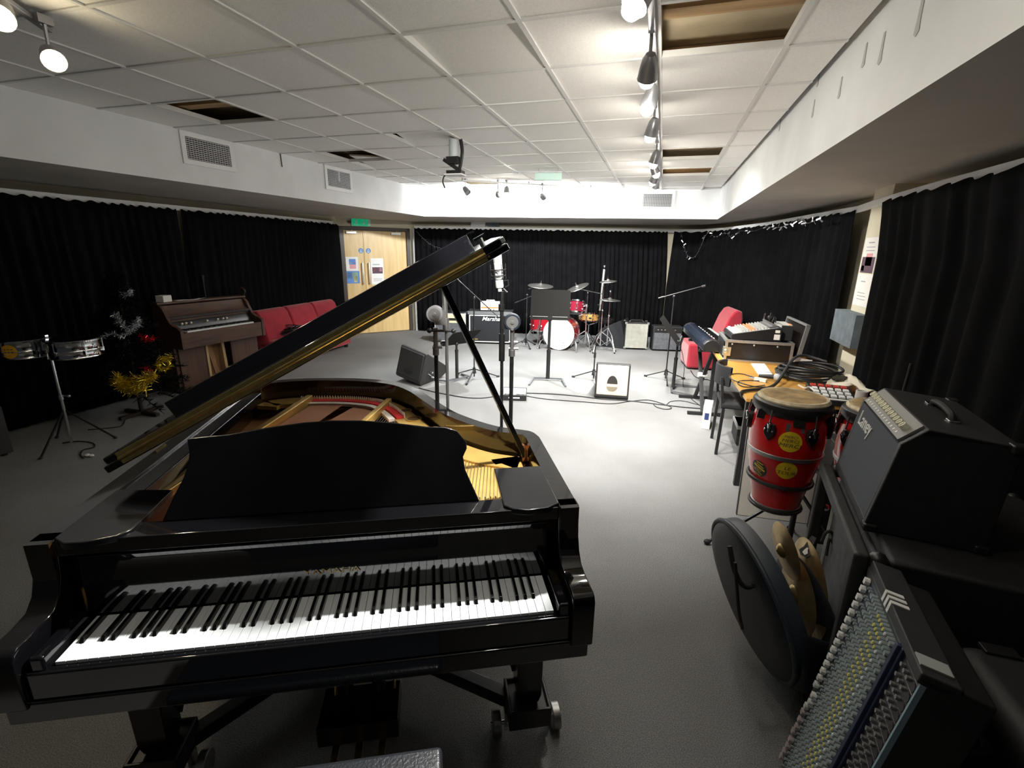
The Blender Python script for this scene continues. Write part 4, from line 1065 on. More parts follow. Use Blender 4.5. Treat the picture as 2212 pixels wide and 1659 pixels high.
MB().bx(.022, w_-.022, .006, .016, .045, .38).build('speaker_grille', GRILLGREY, e)
q = MB(); q.tube([(.2, .13, .57), (.22, .13, .60), (w_-.22, .13, .60), (w_-.2, .13, .57)], .010, 6); q.build('handle', BLACKPL, e)
q = MB(); [q.box((x, y, z), (.035, .035, .035)) for x in (.016, w_-.016) for y in (.03, .245) for z in (.035, .557)]; parts(q, 'corner_cap', DULLMETAL, e)

e, w_ = faced('speaker_cabinet', 'amplifier', 'black speaker cabinet with white script logo and white edging under the orange and white head', (-3.40, 8.36), (-2.585, 8.55), .62, .3)
MB().bx(0, w_, .02, .34, .02, .62).build('cabinet', TOLEX, e, bevel=.012)
q = MB(); q.ring([(.03, .035), (w_-.03, .035), (w_-.03, .545), (.03, .545)], [(.046, .051), (w_-.046, .051), (w_-.046, .53), (.046, .53)], 0, .012, fr((0, .018, 0), (1, 0, 0), (0, 0, 1))); q.build('front_piping', WHITEPL, e)
MB().bx(.046, w_-.046, .010, .022, .05, .53).build('speaker_grille', GRILL, e)
MB().bx(.0, w_, .008, .022, .555, .61).build('top_band', mat('grey_band', (.12, .125, .13), .6), e)
q = MB(); q.text('Marshall', .105, fr((w_*.55, .006, .475), (1, 0, 0), (0, 0, 1)), shear=.35, extr=.003, bold=True, sx=1.1); q.build('script_logo', WHITEPL, e)
q = MB(); q.bx(.06, .19, .006, .011, .075, .10); q.build('brass_plate', BRASS, e)
q = MB(); [q.box((x, y, z), (.045, .045, .045)) for x in (.02, w_-.02) for y in (.04, .32) for z in (.04, .6)]; parts(q, 'corner_cap', BLACKPL, e)
hx = V((-3.40, 8.36, 0)).lerp(V((-2.585, 8.55, 0)), .27)
e = thing('amplifier_head', 'small white and orange amplifier head on the black script logo cabinet', 'amplifier', (hx.x, hx.y+.05, .622), math.atan2(.19, .815))
MB().bx(0, .36, .0, .18, .01, .165).build('head_case', WHITEENAMEL, e, bevel=.008)
MB().bx(.012, .348, -.004, .002, .048, .072).build('orange_stripe', ORANGE, e)
q = MB(); q.bx(.03, .09, -.003, .001, .11, .125); q.bx(.10, .17, -.003, .001, .105, .118); q.bx(.20, .23, -.003, .001, .115, .13); q.build('logo_marks', GREYINK, e)
for x in (.15, .20, .25): MB().cyl((x, 0, .03), (x, -.012, .03), .010, n=12).build('knob', BLACKPL, e)
q = MB(); q.tube([(.1, .09, .165), (.11, .09, .19), (.25, .09, .19), (.26, .09, .165)], .008, 6); q.build('handle', WHITEPL, e)
q = MB(); [q.cyl((x, y, 0), (x, y, .012), .012) for x in (.03, .33) for y in (.03, .15)]; parts(q, 'foot', RUBBER, e)

e, w_ = faced('guitar_amplifier', 'amplifier', 'silver grey fronted amplifier standing right of the drum kit', (-.54, 8.88), (-.12, 8.96), .5, .28)
MB().bx(0, w_, .015, .28, .02, .50).build('cabinet', TOLEX, e, bevel=.01)
MB().bx(.02, w_-.02, .004, .018, .035, .475).build('speaker_grille', SILVERGR, e)
q = MB(); q.tube([(.09, .14, .50), (.11, .14, .53), (w_-.11, .14, .53), (w_-.09, .14, .50)], .012, 6); q.build('handle', CHROME, e)
q = MB(); [q.box((x, y, z), (.04, .04, .04)) for x in (.018, w_-.018) for y in (.033, .26) for z in (.037, .485)]; parts(q, 'corner_cap', DULLMETAL, e)
q = MB(); [q.cyl((x, y, 0), (x, y, .025), .018) for x in (.05, w_-.05) for y in (.05, .24)]; parts(q, 'foot', RUBBER, e)
e, w_ = faced('guitar_amplifier', 'amplifier', 'dark grey combo amplifier behind the music stand, right end of the back row', (-.04, 8.93), (.46, 9.03), .45, .25)
MB().bx(0, w_, .015, .26, .02, .45).build('cabinet', TOLEX, e, bevel=.01)
MB().bx(.02, w_-.02, .004, .018, .035, .335).build('speaker_grille', GRILLGREY, e)
MB().bx(.02, w_-.02, .004, .018, .345, .43).build('control_panel', BLACKPL, e)
q = MB(); [q.cyl((x, .004, .39), (x, -.012, .39), .012, n=10) for x in (.08, .14, .20, .26, .32, .38)]; parts(q, 'knob', DULLMETAL, e)
# black wedge monitor behind the hi-hat
Wp = [(0, .02), (0, .20), (.10, .52), (.34, .50), (.40, .02)]
e = thing('floor_monitor', 'large black wedge monitor behind the cymbal stands on the right of the drums', 'monitor speaker', (-1.10, 9.12, 0), math.radians(62))
MB().prism([(-.02, 0.0), (.12, .33), (.50, .52), (.62, .10), (.60, 0)], 0, .5, Matrix(((0, 0, 1, 0), (-1, 0, 0, 0), (0, 1, 0, 0), (0, 0, 0, 1)))).build('cabinet', GRILL, e, bevel=.01)
e.location = (-1.12, 9.05, 0); e.rotation_euler = (0, 0, math.radians(78))

# --- floor wedges (moulded monitors)
def wedge(label, loc, rot, body, face_m):
    e = thing('floor_monitor', label, 'monitor speaker', loc, rot)
    # local: face on y=0 plane from x=0..w, body goes +y
    w_, h = .40, .445
    q = MB(); q.prism([(.0, .03), (.03, .0), (.50, .0), (.62, .06), (.60, .16), (.06, h), (.02, h-.01)], .0, w_, Matrix(((0, 0, 1, 0), (1, 0, 0, 0), (0, 1, 0, 0), (0, 0, 0, 1)))); q.build('cabinet', body, e, bevel=.014, seg=3)
    f = MB(); f.bx(.018, w_-.018, -.006, .02, .055, h-.02); f.build('face_panel', face_m, e, bevel=.012, seg=3)
    g = MB(); n = 18; pts = []
    for i in range(n+1): a = PI*i/n; pts.append((w_/2+.062*math.cos(a), .20+.10*math.sin(a)))
    g.prism(pts, .0065, .0085, fr((0, 0, 0), (1, 0, 0), (0, 0, 1))); g.build('handle_recess', mat('recess_dark', (.02, .017, .015), .6), e)
    g = MB(); pts = [(w_/2-.064, .165)]+[(w_/2+.064*math.cos(a), .165-.055*math.sin(a)) for a in [PI-PI*i/12 for i in range(13)]]
    g.prism(pts[1:], .0065, .012, fr((0, 0, 0), (1, 0, 0), (0, 0, 1))); g.build('handle_lip', mat('recess_bronze' if face_m is BEIGEPL else 'recess_black', (.30, .26, .19) if face_m is BEIGEPL else (.03, .03, .03), .35, metal=.4), e)
    t_ = MB(); t_.text('P R:O', .085, fr((w_/2, -.0062, h-.075), (1, 0, 0), (0, 0, 1)), extr=.0015, sx=1.15); t_.build('embossed_letters', mat('beige_embossed', (.66, .57, .47), .5) if face_m is BEIGEPL else BLACKMATT, e)
    return e
wedge('beige faced floor monitor in the middle of the floor', (-.64, 5.62, 0), math.radians(5), BLACKMATT, BEIGEPL)
w1 = wedge('black floor monitor left of the boom stands with plugs in its side', (-3.23, 5.40, .10), math.radians(-8), BLACKMATT, BLACKMATT); w1.rotation_euler = (0, math.radians(14), math.radians(-8))
q = MB(); q.bx(.398, .402, .12, .26, .07, .20); jp = q.build('jack_plate', BLACKPL, w1)
q = MB(); q.cyl((.40, .17, .13), (.46, .16, .12), .014); q.cyl((.40, .215, .10), (.45, .22, .085), .014); q.cyl((.40, .19, .165), (.44, .185, .17), .013); q.build('plug', CHROME, w1)

# --- music stands
def music_stand(label, loc, rot, w_, h, z0, tilt, feet=.24, back=True, post=.03, two=True):
    e = thing('music_stand', label, 'music stand', loc, rot)
    m = fr((0, -.015, z0), (1, 0, 0), (0, math.sin(tilt), math.cos(tilt)))
    q = MB(m); rr = .03; pts = [(-w_/2, 0), (w_/2, 0), (w_/2, h-rr), (w_/2-rr*.3, h-rr*.3), (w_/2-rr, h), (-w_/2+rr, h), (-w_/2+rr*.3, h-rr*.3), (-w_/2, h-rr)]
    q.prism(pts, 0, .004); q.build('desk', mat('dark_grey_desk', (.012, .0115, .011), .75, spec=.12), e, bevel=.0015)
    q = MB(m); q.bx(-w_/2, w_/2, -.004, .0, -.004, .05); q.bx(-w_/2, w_/2, 0, .035, .044, .05); q.build('ledge', mat('dark_grey_desk', (.012, .0115, .011), .75, spec=.12), e, bevel=.0015)
    q = MB(m); q.bx(-w_/2+.03, -.03, .036, .042, .048, .053); q.bx(.03, w_/2-.03, .036, .042, .048, .053); q.build('ledge_slot', mat('pale_edge', (.25, .25, .25), .5), e)
    q = MB(); q.cyl((0, .0, .03), (0, 0, .40), post*.9); q.cyl((0, 0, .40), (0, 0, .43), post*1.0); q.cyl((0, 0, .40), (0, 0, z0+.02), post*.62); q.sph((0, 0, z0+.01), post*1.2); q.build('post', BLACKMET, e)
    for s_ in (1, -1):
        q = MB(); q.bar((s_*-.01, .02, .03), (s_*.20, .0, .03), .022, .02); q.bar((s_*.195, .0, .03), (s_*.24, -feet, .012), .022, .018); q.build('leg', mat('grey_foot', (.16, .17, .18), .4, metal=.5), e)
    return e
music_stand('black music stand with solid desk in the middle of the floor, hiding the drums', (-1.361, 6.24, 0), math.radians(12), .52, .39, .84, math.radians(8), feet=.30)
music_stand('black music stand tilted low behind the left boom stand', (-2.52, 5.80, 0), math.radians(-120), .46, .34, .50, math.radians(52), feet=.22, post=.024)
music_stand('black music stand with steeply tilted desk beside the electronic keyboard', (.28, 6.36, 0), math.radians(85), .50, .40, .62, math.radians(38), feet=.34, post=.024)

# --- tripod microphone stands with booms
def mic_stand(label, loc, h, boom, rot=0, legs=.27, r=.009, hub=.08, a0=.3):
    e = thing('microphone_stand', label, 'stand', loc, rot)
    feet3(e, legs, hub+.06, a0=a0, rad=.008)
    q = MB(); q.cyl((0, 0, .03), (0, 0, h), r); q.cyl((0, 0, hub), (0, 0, hub+.08), .028, .018); q.cyl((0, 0, h*.58), (0, 0, h*.58+.07), .016); q.build('stand_pole', BLACKMET, e)
    if boom:
        p0, p1 = V(boom[0]), V(boom[1]); q = MB(); q.cyl(tuple(p0), tuple(p1), .007); c = V((0, 0, h)); q.sph(tuple(c), .022); q.cyl(tuple(p0), tuple(p0.lerp(p1, .14)), .011); q.build('boom_arm', BLACKMET, e)
        if len(boom) > 2:
            d = (p1-p0).normalized(); q = MB(); q.cyl(tuple(p1), tuple(p1+d*.05), .013); q.build('microphone_clip', BLACKPL if boom[2] == 'clip' else CHROME, e)
    return e
mic_stand('thin tripod microphone stand with a boom in front of the script logo cabinet', (-2.34, 5.98, 0), 1.10, ((-.30, 0, 1.40), (.34, 0, .86)), rot=.1, legs=.34, a0=.5)
mic_stand('low tripod stand standing behind the beige floor monitor', (-.765, 6.46, 0), .56, None, legs=.30, a0=2.9)
mic_stand('tripod microphone stand with a raised boom right of the back amplifiers', (.189, 6.82, 0), 1.16, ((-.20, 0, 1.13), (.33, 0, 1.30), 'chrome'), rot=.1, legs=.30, a0=2.6)

# --- pedal and cables on the floor
e = thing('effects_pedal', 'black pedal box with pale top labels on the floor under the boom stand', 'pedal', (-1.66, 5.16, 0), math.radians(14))
MB().prism([(0, 0.0), (0, .07), (.12, .12), (.17, .12), (.17, 0)], 0, .28, Matrix(((0, 0, 1, 0), (1, 0, 0, 0), (0, 1, 0, 0), (0, 0, 0, 1)))).build('pedal_body', BLACKPL, e, bevel=.006)
m_ = fr((0, .0, .072), (1, 0, 0), (0, .12, .05)); q = MB(m_); q.mat(WHITEPL).bx(.02, .10, .02, .11, .0, .003); q.bx(.16, .25, .02, .11, .0, .003); q.mat(PPINK).bx(.17, .20, .03, .1, .003, .004); q.mat(GREYINK).bx(.03, .06, .04, .09, .003, .004); q.build('top_labels', None, e)
MB().bx(.07, .2, -.002, .0, .03, .045).build('front_plate', WHITEPL, e)
def flp(*pix): return [fl(a, b) for a, b in pix]
cable('audio_cable', 'thin cable running on the floor from the black monitor to the pedal', flp((905, 838), (935, 846), (965, 852), (1000, 858), (1035, 860), (1066, 857), (1088, 855)), .006)
cable('audio_cable', 'long dark cable across the floor from the pedal towards the keyboard stand, the upper line', flp((1133, 849), (1190, 851), (1250, 856), (1300, 862), (1360, 866), (1420, 873), (1480, 880), (1535, 884)), .007)
cable('audio_cable', 'dark cable across the floor running just below the long one', flp((1136, 855), (1180, 862), (1260, 868), (1320, 872), (1360, 867), (1398, 864), (1425, 870), (1450, 880), (1440, 884), (1420, 880), (1412, 874)), .005)
cable('audio_cable', 'thin cable looping on the floor below the keyboard stand', flp((1440, 874), (1450, 867), (1475, 866), (1500, 872), (1530, 880)), .004)
cable('audio_cable', 'thin cable hanging from the electronic keyboard to the floor', [tuple(W(1472, 755, x=.33)), tuple(W(1478, 790, x=.36)), fl(1476, 835), fl(1490, 858), fl(1515, 878)], .004)
cable('audio_cable', 'dark cable on the floor between the keyboard stand and the chair', flp((1492, 800), (1500, 812), (1512, 818), (1528, 820), (1540, 824)), .006)
# --- drum kit
KA = math.radians(-6)
bd = thing('bass_drum', 'wine red bass drum with big white front head', 'drum', (-1.66, 8.36, 0), KA)
ym = Matrix.Rotation(-PI/2, 4, 'X')        # lathe axis -> +y
RB = .285
q = MB(); q.lathe([(RB-.012, .02), (RB-.012, .40)], 48, tr(0, 0, RB+.01) @ ym); q.build('drum_shell', WINELAC, bd)
for y0 in (-.005, .385):
    q = MB(); q.lathe([(RB-.02, y0), (RB, y0), (RB, y0+.035), (RB-.014, y0+.038), (RB-.02, y0)], 48, tr(0, 0, RB+.01) @ ym); q.build('hoop', CHROME if y0 > .1 else WHITEENAMEL, bd)
q = MB(); q.cyl((0, .006, RB+.01), (0, .010, RB+.01), RB-.01, n=48); hd = q.build('drum_head', DRUMSKIN, bd)
q = MB(); q.cyl((.02, .003, RB+.15), (.02, .0065, RB+.15), .055, n=24); q.build('port_hole', GREYINK, hd)
q = MB(); q.prism([(.05, .14), (.13, .14), (.12, .155), (.09, .16)], -.007, -.0045, Matrix(((1, 0, 0, 0), (0, 0, 1, 0), (0, 1, 0, 0), (0, 0, 0, 1)))); q.build('small_mark', GREYINK, hd)
for i in range(8):
    q = MB(); a = 2*PI*(i+.5)/8; c = V((RB*math.cos(a), 0, RB+.01+RB*math.sin(a))); q.cyl((c.x, .03, c.z), (c.x, .37, c.z), .004, n=6); q.box((c.x*.98, .2, RB+.01+RB*.98*math.sin(a)), (.022, .05, .022)); q.build('tension_rod', CHROME, bd)
for s_ in (1, -1):
    q = MB(); q.tube([(s_*.26, .10, .20), (s_*.33, .02, .14), (s_*.36, -.06, .015)], .010, 8); q.sph((s_*.36, -.06, .015), .016); q.build('spur', CHROME, bd)
def drum(name, label, loc, r, h, shell, tiltx=0, rotz_=0, legs=False, group='drums of the kit', lugs=8):
    e = thing(name, label, 'drum', loc, rotz_, group); m = Matrix.Rotation(tiltx, 4, 'X')
    q = MB(m); q.lathe([(r, .0), (r, h)], 36); q.build('drum_shell', shell, e)
    for z in (0, h):
        q = MB(m); q.lathe([(r, z-.012), (r+.012, z-.012), (r+.012, z+.012), (r, z+.012)], 36); q.build('hoop', CHROME, e)
    q = MB(m); q.cyl((0, 0, h+.002), (0, 0, h+.006), r+.002, n=36); q.build('drum_head', DRUMSKIN, e)
    q = MB(m); q.cyl((0, 0, .003), (0, 0, .006), r-.003, n=36); q.build('bottom_head', mat('grey_drum_head', (.25, .22, .22), .4), e)
    for i in range(lugs):
        q = MB(m); a = 2*PI*(i+.3)/lugs; x, y = (r+.012)*math.cos(a), (r+.012)*math.sin(a); q.cyl((x, y, -.01), (x, y, h+.01), .004, n=6); q.sph((x, y, h*.28), .018, 8); q.sph((x, y, h*.72), .018, 8); q.build('lug', CHROME, e)
    return e
tm = drum('rack_tom', 'red rack tom mounted above the bass drum', (-1.415, 8.60, .66), .145, .20, mat('purple_red_lacquer', (.16, .008, .022), .12, coat=.6), math.radians(-16))
q = MB(); q.tube([(.13, .0, .12), (.2, .02, .14), (.17, .05, .0), (.05, .08, -.07)], .011, 8); q.sph((.19, .02, .13), .03); q.build('mount_arm', CHROME, tm)
sn = drum('snare_drum', 'natural maple snare drum on a stand right of the bass drum', (-1.23, 9.1, .46), .175, .14, MAPLE, math.radians(-6), lugs=10)
q = MB(); q.bx(.02, .07, -.178, -.172, .06, .085); q.build('badge', BLACKPL, sn)
ss = thing('snare_stand', 'low chrome stand under the maple snare drum', 'stand', (-1.23, 9.1, 0), .3)
q = MB(); q.cyl((0, 0, .05), (0, 0, .38), .012); q.build('stand_pole', CHROME, ss); feet3(ss, .22, .22, CHROME, .007)
q = MB(); [q.tube([(0, 0, .38), (.13*math.cos(a), .13*math.sin(a), .42), (.165*math.cos(a), .165*math.sin(a), .442)], .008, 6) for a in (0, 2.1, 4.2)]; q.build('basket_arm', CHROME, ss)
ft = drum('floor_tom', 'red floor tom left of the bass drum behind the music stand', (-2.12, 8.95, .26), .20, .34, mat('dark_red_lacquer', (.28, .008, .016), .2, coat=.4), 0)
for i in range(3):
    a = -1.6+2*PI*i/3; q = MB(); q.cyl((.215*math.cos(a), .215*math.sin(a), -.25), (.215*math.cos(a), .215*math.sin(a), .12), .006); q.sph((.215*math.cos(a), .215*math.sin(a), -.245), .012); q.build('leg', CHROME, ft)
st_ = thing('drum_stool', 'round black drum stool behind the kit', 'stool', (-.98, 9.66, 0), 0)
MB().lathe([(0, .36), (.14, .36), (.165, .375), (.165, .43), (.15, .445), (0, .45)], 28).build('seat', BLACKPL, st_)
q = MB(); q.cyl((0, 0, .1), (0, 0, .37), .014); q.build('stool_pole', CHROME, st_); feet3(st_, .24, .24, CHROME, .009)
def cym_stand(label, loc, h, boom=None, rot=0, r=.011, legs=.30, hub=.34):
    e = thing('cymbal_stand', label, 'stand', loc, rot, 'chrome cymbal stands')
    q = MB(); q.cyl((0, 0, .10), (0, 0, h*.62), r); q.cyl((0, 0, h*.6), (0, 0, h), r*.7); q.sph((0, 0, h*.6), .02, 8); q.sph((0, 0, h), .018, 8); q.build('stand_pole', CHROME, e)
    for i in range(3):
        a = .5+2*PI*i/3; q = MB(); q.tube([(0, 0, hub), (legs*.5*math.cos(a), legs*.5*math.sin(a), hub*.72), (legs*math.cos(a), legs*math.sin(a), .015)], .009, 6); q.bar((0, 0, .10), (legs*.6*math.cos(a), legs*.6*math.sin(a), hub*.58), .012, .006); o = q.build('leg', CHROME, e)
        q = MB(); q.sph((legs*math.cos(a), legs*math.sin(a), .016), .016, 8); q.build('rubber_foot', RUBBER, o)
    if boom: q = MB(); q.cyl(boom[0], boom[1], .007); q.build('boom_arm', CHROME, e)
    return e
def cymbal(label, loc, r, tx=0, ty=0, m=CYMBDARK):
    e = thing('cymbal', label, 'cymbal', loc, 0, 'cymbals on the kit'); M_ = Matrix.Rotation(tx, 4, 'X') @ Matrix.Rotation(ty, 4, 'Y')
    q = MB(M_); q.lathe([(r, -.018), (r*.98, -.012), (r*.6, .0), (r*.22, .010), (r*.17, .022), (r*.06, .034), (.008, .036), (.008, .033), (r*.15, .018), (r*.22, .006), (r*.6, -.004), (r*.97, -.017)], 40); q.build('cymbal_plate', m, e)
    q = MB(M_); q.cyl((0, 0, -.06), (0, 0, .085), .006, n=8); q.cyl((0, 0, .036), (0, 0, .05), .018, n=12); q.cyl((0, 0, .055), (0, 0, .075), .014, n=6); q.build('wing_nut', CHROME, e); return e
cym_stand('cymbal stand at the left of the kit behind the music stand', (-2.10, 8.72, 0), 1.06, rot=.3, legs=.36, hub=.32)
cymbal('left crash cymbal above the music stand', (-2.10, 8.72, 1.115), .235, math.radians(6), math.radians(4))
cymbal('lower hi-hat cymbal mostly hidden behind the music stand', (-2.20, 8.98, 1.04), .20, 0, 0)
cym_stand('thin stand under the lower hi-hat cymbal behind the music stand', (-2.20, 8.98, 0), 1.04, rot=.9, legs=.26)
cym_stand('boom cymbal stand right of the bass drum', (-1.22, 8.66, 0), 1.02, ((-.25, 0, 1.10), (.30, 0, .99)), rot=.55, legs=.27)
cymbal('tilted cymbal on the boom stand over the rack tom', (-1.42, 8.68, 1.11), .215, math.radians(12), math.radians(-20))
cym_stand('tall cymbal stand at the right of the kit', (-.93, 8.55, 0), 1.22, rot=-.3, legs=.28, hub=.36)
cymbal('small cymbal highest on the right cymbal stand', (-.87, 8.58, 1.24), .15, math.radians(4), math.radians(-5))
cym_stand('hi-hat stand rightmost in the drum kit', (-.82, 8.62, 0), 1.06, rot=.7, legs=.26, hub=.42)
cymbal('flat hi-hat cymbal on the rightmost stand', (-.82, 8.62, .92), .185, 0, math.radians(2))
e = thing('boom_tube', 'tall silver tube stand rising behind the cymbals', 'stand', (-1.02, 8.95, 0), 0)
q = MB(); q.cyl((.0, 0, .02), (.0, 0, .70), .012); q.sph((-.04, 0, .78), .018, 8); q.build('lower_pole', BLACKMET, e)
q = MB(); q.cyl((.0, 0, .68), (.03, 0, 1.42), .022); q.build('silver_tube', ALU, e)
q = MB(); q.sph((.032, 0, 1.47), .026, 10); q.cyl((.03, 0, 1.40), (.032, 0, 1.46), .014); q.build('tube_clamp', CHROME, e); feet3(e, .2, .22, BLACKMET)
mic_stand('tripod boom stand left of the drums pointing at the music stand', (-2.28, 8.45, 0), .95, ((-.22, 0, .80), (.28, 0, 1.02)), rot=.1, legs=.25, a0=1)
# ================================================================== right side
MX = Matrix(((0, 0, 1, 0), (1, 0, 0, 0), (0, 1, 0, 0), (0, 0, 0, 1)))
# electronic keyboard on its stand
ka = W(1518, 750, z=.79); kb = W(1466, 700, z=.79)
kd = V((kb.x-ka.x, kb.y-ka.y, 0)); KL = 1.30; KA_ = math.atan2(kd.y, kd.x)
K = thing('electronic_keyboard', 'blue black electronic keyboard with white keys on a folding stand', 'keyboard', (ka.x, ka.y, .745), KA_)   # x along, -y to the player side (right)
prof = [(-.0, .01), (.0, .07), (-.03, .105), (-.08, .125), (-.13, .115), (-.17, .075), (-.30, .055), (-.31, .03), (-.29, .0), (-.02, .0)]
q = MB(); q.prism([(y, z) for y, z in prof], 0, KL, MX); q.build('keyboard_body', mat('blue_black_gloss', (.012, .018, .032), .22, coat=.5), K, bevel=.008, angle=50)
for x0 in (0, KL-.07):
    q = MB(); q.prism([(y*1.01, z*1.02) for y, z in prof], x0-.004, x0+.07, MX); q.build('end_cheek', BLACKPL, K, bevel=.012, angle=50)
q = MB(); q.mat(IVORY).bx(.08, KL-.08, -.315, -.185, .055, .074); q.mat(EBONY)
n_ = 50
for i in range(n_-1):
    x = .08+(KL-.16)*(i+1)/n_; q.bx(x-.0008, x+.0008, -.3152, -.26, .055, .0745)
    if i % 7 not in (2, 6): q.bx(x-.006, x+.006, -.265, -.185, .07, .084)
q.build('keys', None, K)
q = MB(); [q.bx(.2+.12*i, .23+.12*i, -.15, -.135, .10, .112) for i in range(8)]; parts(q, 'panel_button', GREYBOX, K)
kx = lambda u, v, z: V((ka.x, ka.y, 0)) + V((math.cos(KA_), math.sin(KA_), 0))*u + V((-math.sin(KA_), math.cos(KA_), 0))*v + V((0, 0, z))
S_ = thing('keyboard_stand', 'black folding cross stand under the electronic keyboard', 'stand', tuple(kx(.6, -.15, 0)), KA_)
for u0, u1 in ((-.42, .22), (.22, -.42)):
    q = MB(); q.bar((u0, .0 if u0 < 0 else .03, .72), (u1, .0 if u0 < 0 else .03, .03), .028, .04, (0, 1, 0)); o = q.build('cross_leg', BLACKMET, S_, bevel=.003)
    q = MB(); q.bar((u1, -.19, .022), (u1, .19, .022), .03, .03); q.build('foot_bar', BLACKMET, S_, bevel=.003)
    q = MB(); q.bar((u0, -.15, .725), (u0, .15, .725), .03, .03); q.build('top_bar', BLACKMET, S_, bevel=.003)
q = MB(); q.cyl((-.10, -.04, .38), (-.10, .06, .38), .03, n=16); q.build('locking_hub', WHITEPL, S_)
# red chair module
R_ = thing('red_armchair', 'red upholstered armless chair behind the electronic keyboard', 'chair', (.50, 7.62, 0), math.radians(8))
q = MB(); q.bx(.0, .62, .0, .60, .02, .40); q.build('seat', REDFAB, R_, bevel=.04, seg=3)
q = MB(); q.prism([(.40, .36), (.44, .55), (.52, .80), (.58, .90), (.64, .93), (.70, .90), (.72, .80), (.70, .36), (.66, .05), (.60, .05)], .0, .60, Matrix(((1, 0, 0, 0), (0, 0, 1, 0), (0, 1, 0, 0), (0, 0, 0, 1)))); q.build('backrest', REDFAB, R_, bevel=.04, seg=3)

# table
TZ = .73
T2 = thing('wooden_table', 'light wooden table carrying the flight case and cables', 'table', (.66, 3.60, 0), math.radians(2))
q = MB(); q.bx(0, .86, .0, 1.96, TZ-.028, TZ); q.build('table_top', TABLEWOOD, T2, bevel=.004)
for x in (.03, .82):
    for y in (.10, 1.86):
        MB().bx(x-.005 if x < .4 else x-.025, x+.035 if x < .4 else x+.015, y, y+.04, 0, TZ-.028).build('leg', BLACKMET, T2, bevel=.003)
q = MB(); q.bx(.04, .82, .11, .13, TZ-.09, TZ-.03); q.bx(.04, .82, 1.87, 1.89, TZ-.09, TZ-.03); parts(q, 'frame_rail', BLACKMET, T2)
# flight case, open, with its lid on end
F = thing('flight_case', 'black flight case with aluminium edges on the table, mixer on top', 'case', (.648, 4.92, TZ), math.radians(1))
q = MB(); q.bx(.012, .575, .012, .50, .0, .185); q.build('case_body', LIDBLACK, F)
q = MB()
for x in (0, .565): 
    q.bx(x, x+.024, -.002, .022, 0, .2); q.bx(x, x+.024, .49, .514, 0, .2)
for z in (.0, .175):
    q.bx(0, .589, -.003, .02, z, z+.026 if z > .1 else z+.012); q.bx(0, .589, .49, .514, z, z+.026 if z > .1 else z+.012); q.bx(-.002, .022, 0, .514, z, z+.026 if z > .1 else z+.012); q.bx(.565, .589, 0, .514, z, z+.026 if z > .1 else z+.012)
q.build('edge_trim', ALU, F, bevel=.002)
q = MB(); q.bx(-.006, .055, -.010, .0, .045, .13); q.bx(-.012, .0, .0, .05, .045, .13); q.sph((.012, -.008, .09), .024, 10, (1, .5, 1)); q.build('butterfly_latch', mat('pale_steel', (.7, .66, .52), .3, metal=.8), F, bevel=.003)
q = MB(); [q.sph((x, -.004, .160), .009, 8, (1, .5, 1)) for x in (.06, .25, .45)]; parts(q, 'rivet', ALU, F)
q = MB(); q.bx(-.006, .0, .06, .46, .03, .17); q.build('rack_front', BLACKPL, F)
L_ = thing('case_cover', 'aluminium edged flight case lid standing on end right of the mixer', 'case lid', (1.245, 4.88, TZ), math.radians(2))
lt = Matrix.Rotation(math.radians(7), 4, 'Y')
q = MB(lt); q.bx(.02, .03, .012, .63, .012, .37); q.build('lid_panel', LIDBLACK, L_)
q = MB(lt); q.bx(0, .034, -.004, .014, 0, .385); q.bx(0, .034, .63, .648, 0, .385); q.bx(0, .034, -.004, .648, .37, .388); q.bx(0, .034, -.004, .648, 0, .014); q.build('lid_trim', mat('grey_aluminium', (.30, .30, .30), .45, metal=.6), L_, bevel=.002)
# small mixer on the case
M_ = thing('small_mixer', 'grey mixing console with rows of knobs lying on the flight case', 'mixer', (.695, 4.935, TZ+.205), math.radians(3))
q = MB(); q.prism([(0, .0), (0, .045), (.40, .125), (.43, .115), (.43, .0)], .0, .42, Matrix(((1, 0, 0, 0), (0, 0, 1, 0), (0, 1, 0, 0), (0, 0, 0, 1)))); q.build('mixer_body', BLACKPL, M_, bevel=.004)
sl = fr((.0, .0, .0455), (.40, 0, .08), (0, 1, 0))
q = MB(sl); q.bx(.015, .40, .01, .41, 0, .003); q.build('mixer_panel', mat('grey_panel', (.34, .34, .33), .5), M_)
for i in range(14):
    y = .03+.0275*i
    q = MB(sl); q.mat(WHITEPL).bx(.03, .05, y, y+.014, .003, .016); q.mats += [GREYBOX, ORKNOB]
    for j, x in enumerate((.10, .125, .15, .175, .205, .23, .255, .285, .31)):
        q.cur = 2 if j in (3, 4) else 1; q.cyl((x, y+.007, .003), (x, y+.007, .022), .008, .006, 8)
    q.build('channel_strip', None, M_)
q = MB(sl); q.bx(.33, .40, .02, .40, .003, .02); [q.cyl((.36, .05+.03*i, .02), (.36, .05+.03*i, .045), .007, n=8) for i in range(12)]; q.build('input_jacks', DULLMETAL, M_)
q = MB(); q.bx(.365, .415, -.003, .0, .015, .065); q.bx(.37, .41, -.003, .0, .08, .105); parts(q, 'paper_label', PAPER, M_)
q = MB(sl); q.tube(catmull([(.37, .10, .05), (.40, .12, .09), (.43, .2, .06), (.45, .3, .0)], 6), .004, 5); q.tube(catmull([(.37, .2, .05), (.39, .2, .12), (.42, .26, .08), (.46, .36, .0)], 6), .004, 5); q.build('patch_leads', CABLE, M_)
g = thing('patch_box', 'grey patch box standing behind the mixer in front of the case lid', 'box', (1.10, 5.10, TZ+.205), .03)
q = MB(); q.bx(0, .10, 0, .30, 0, .14); q.build('box_body', BLACKMATT, g, bevel=.004)
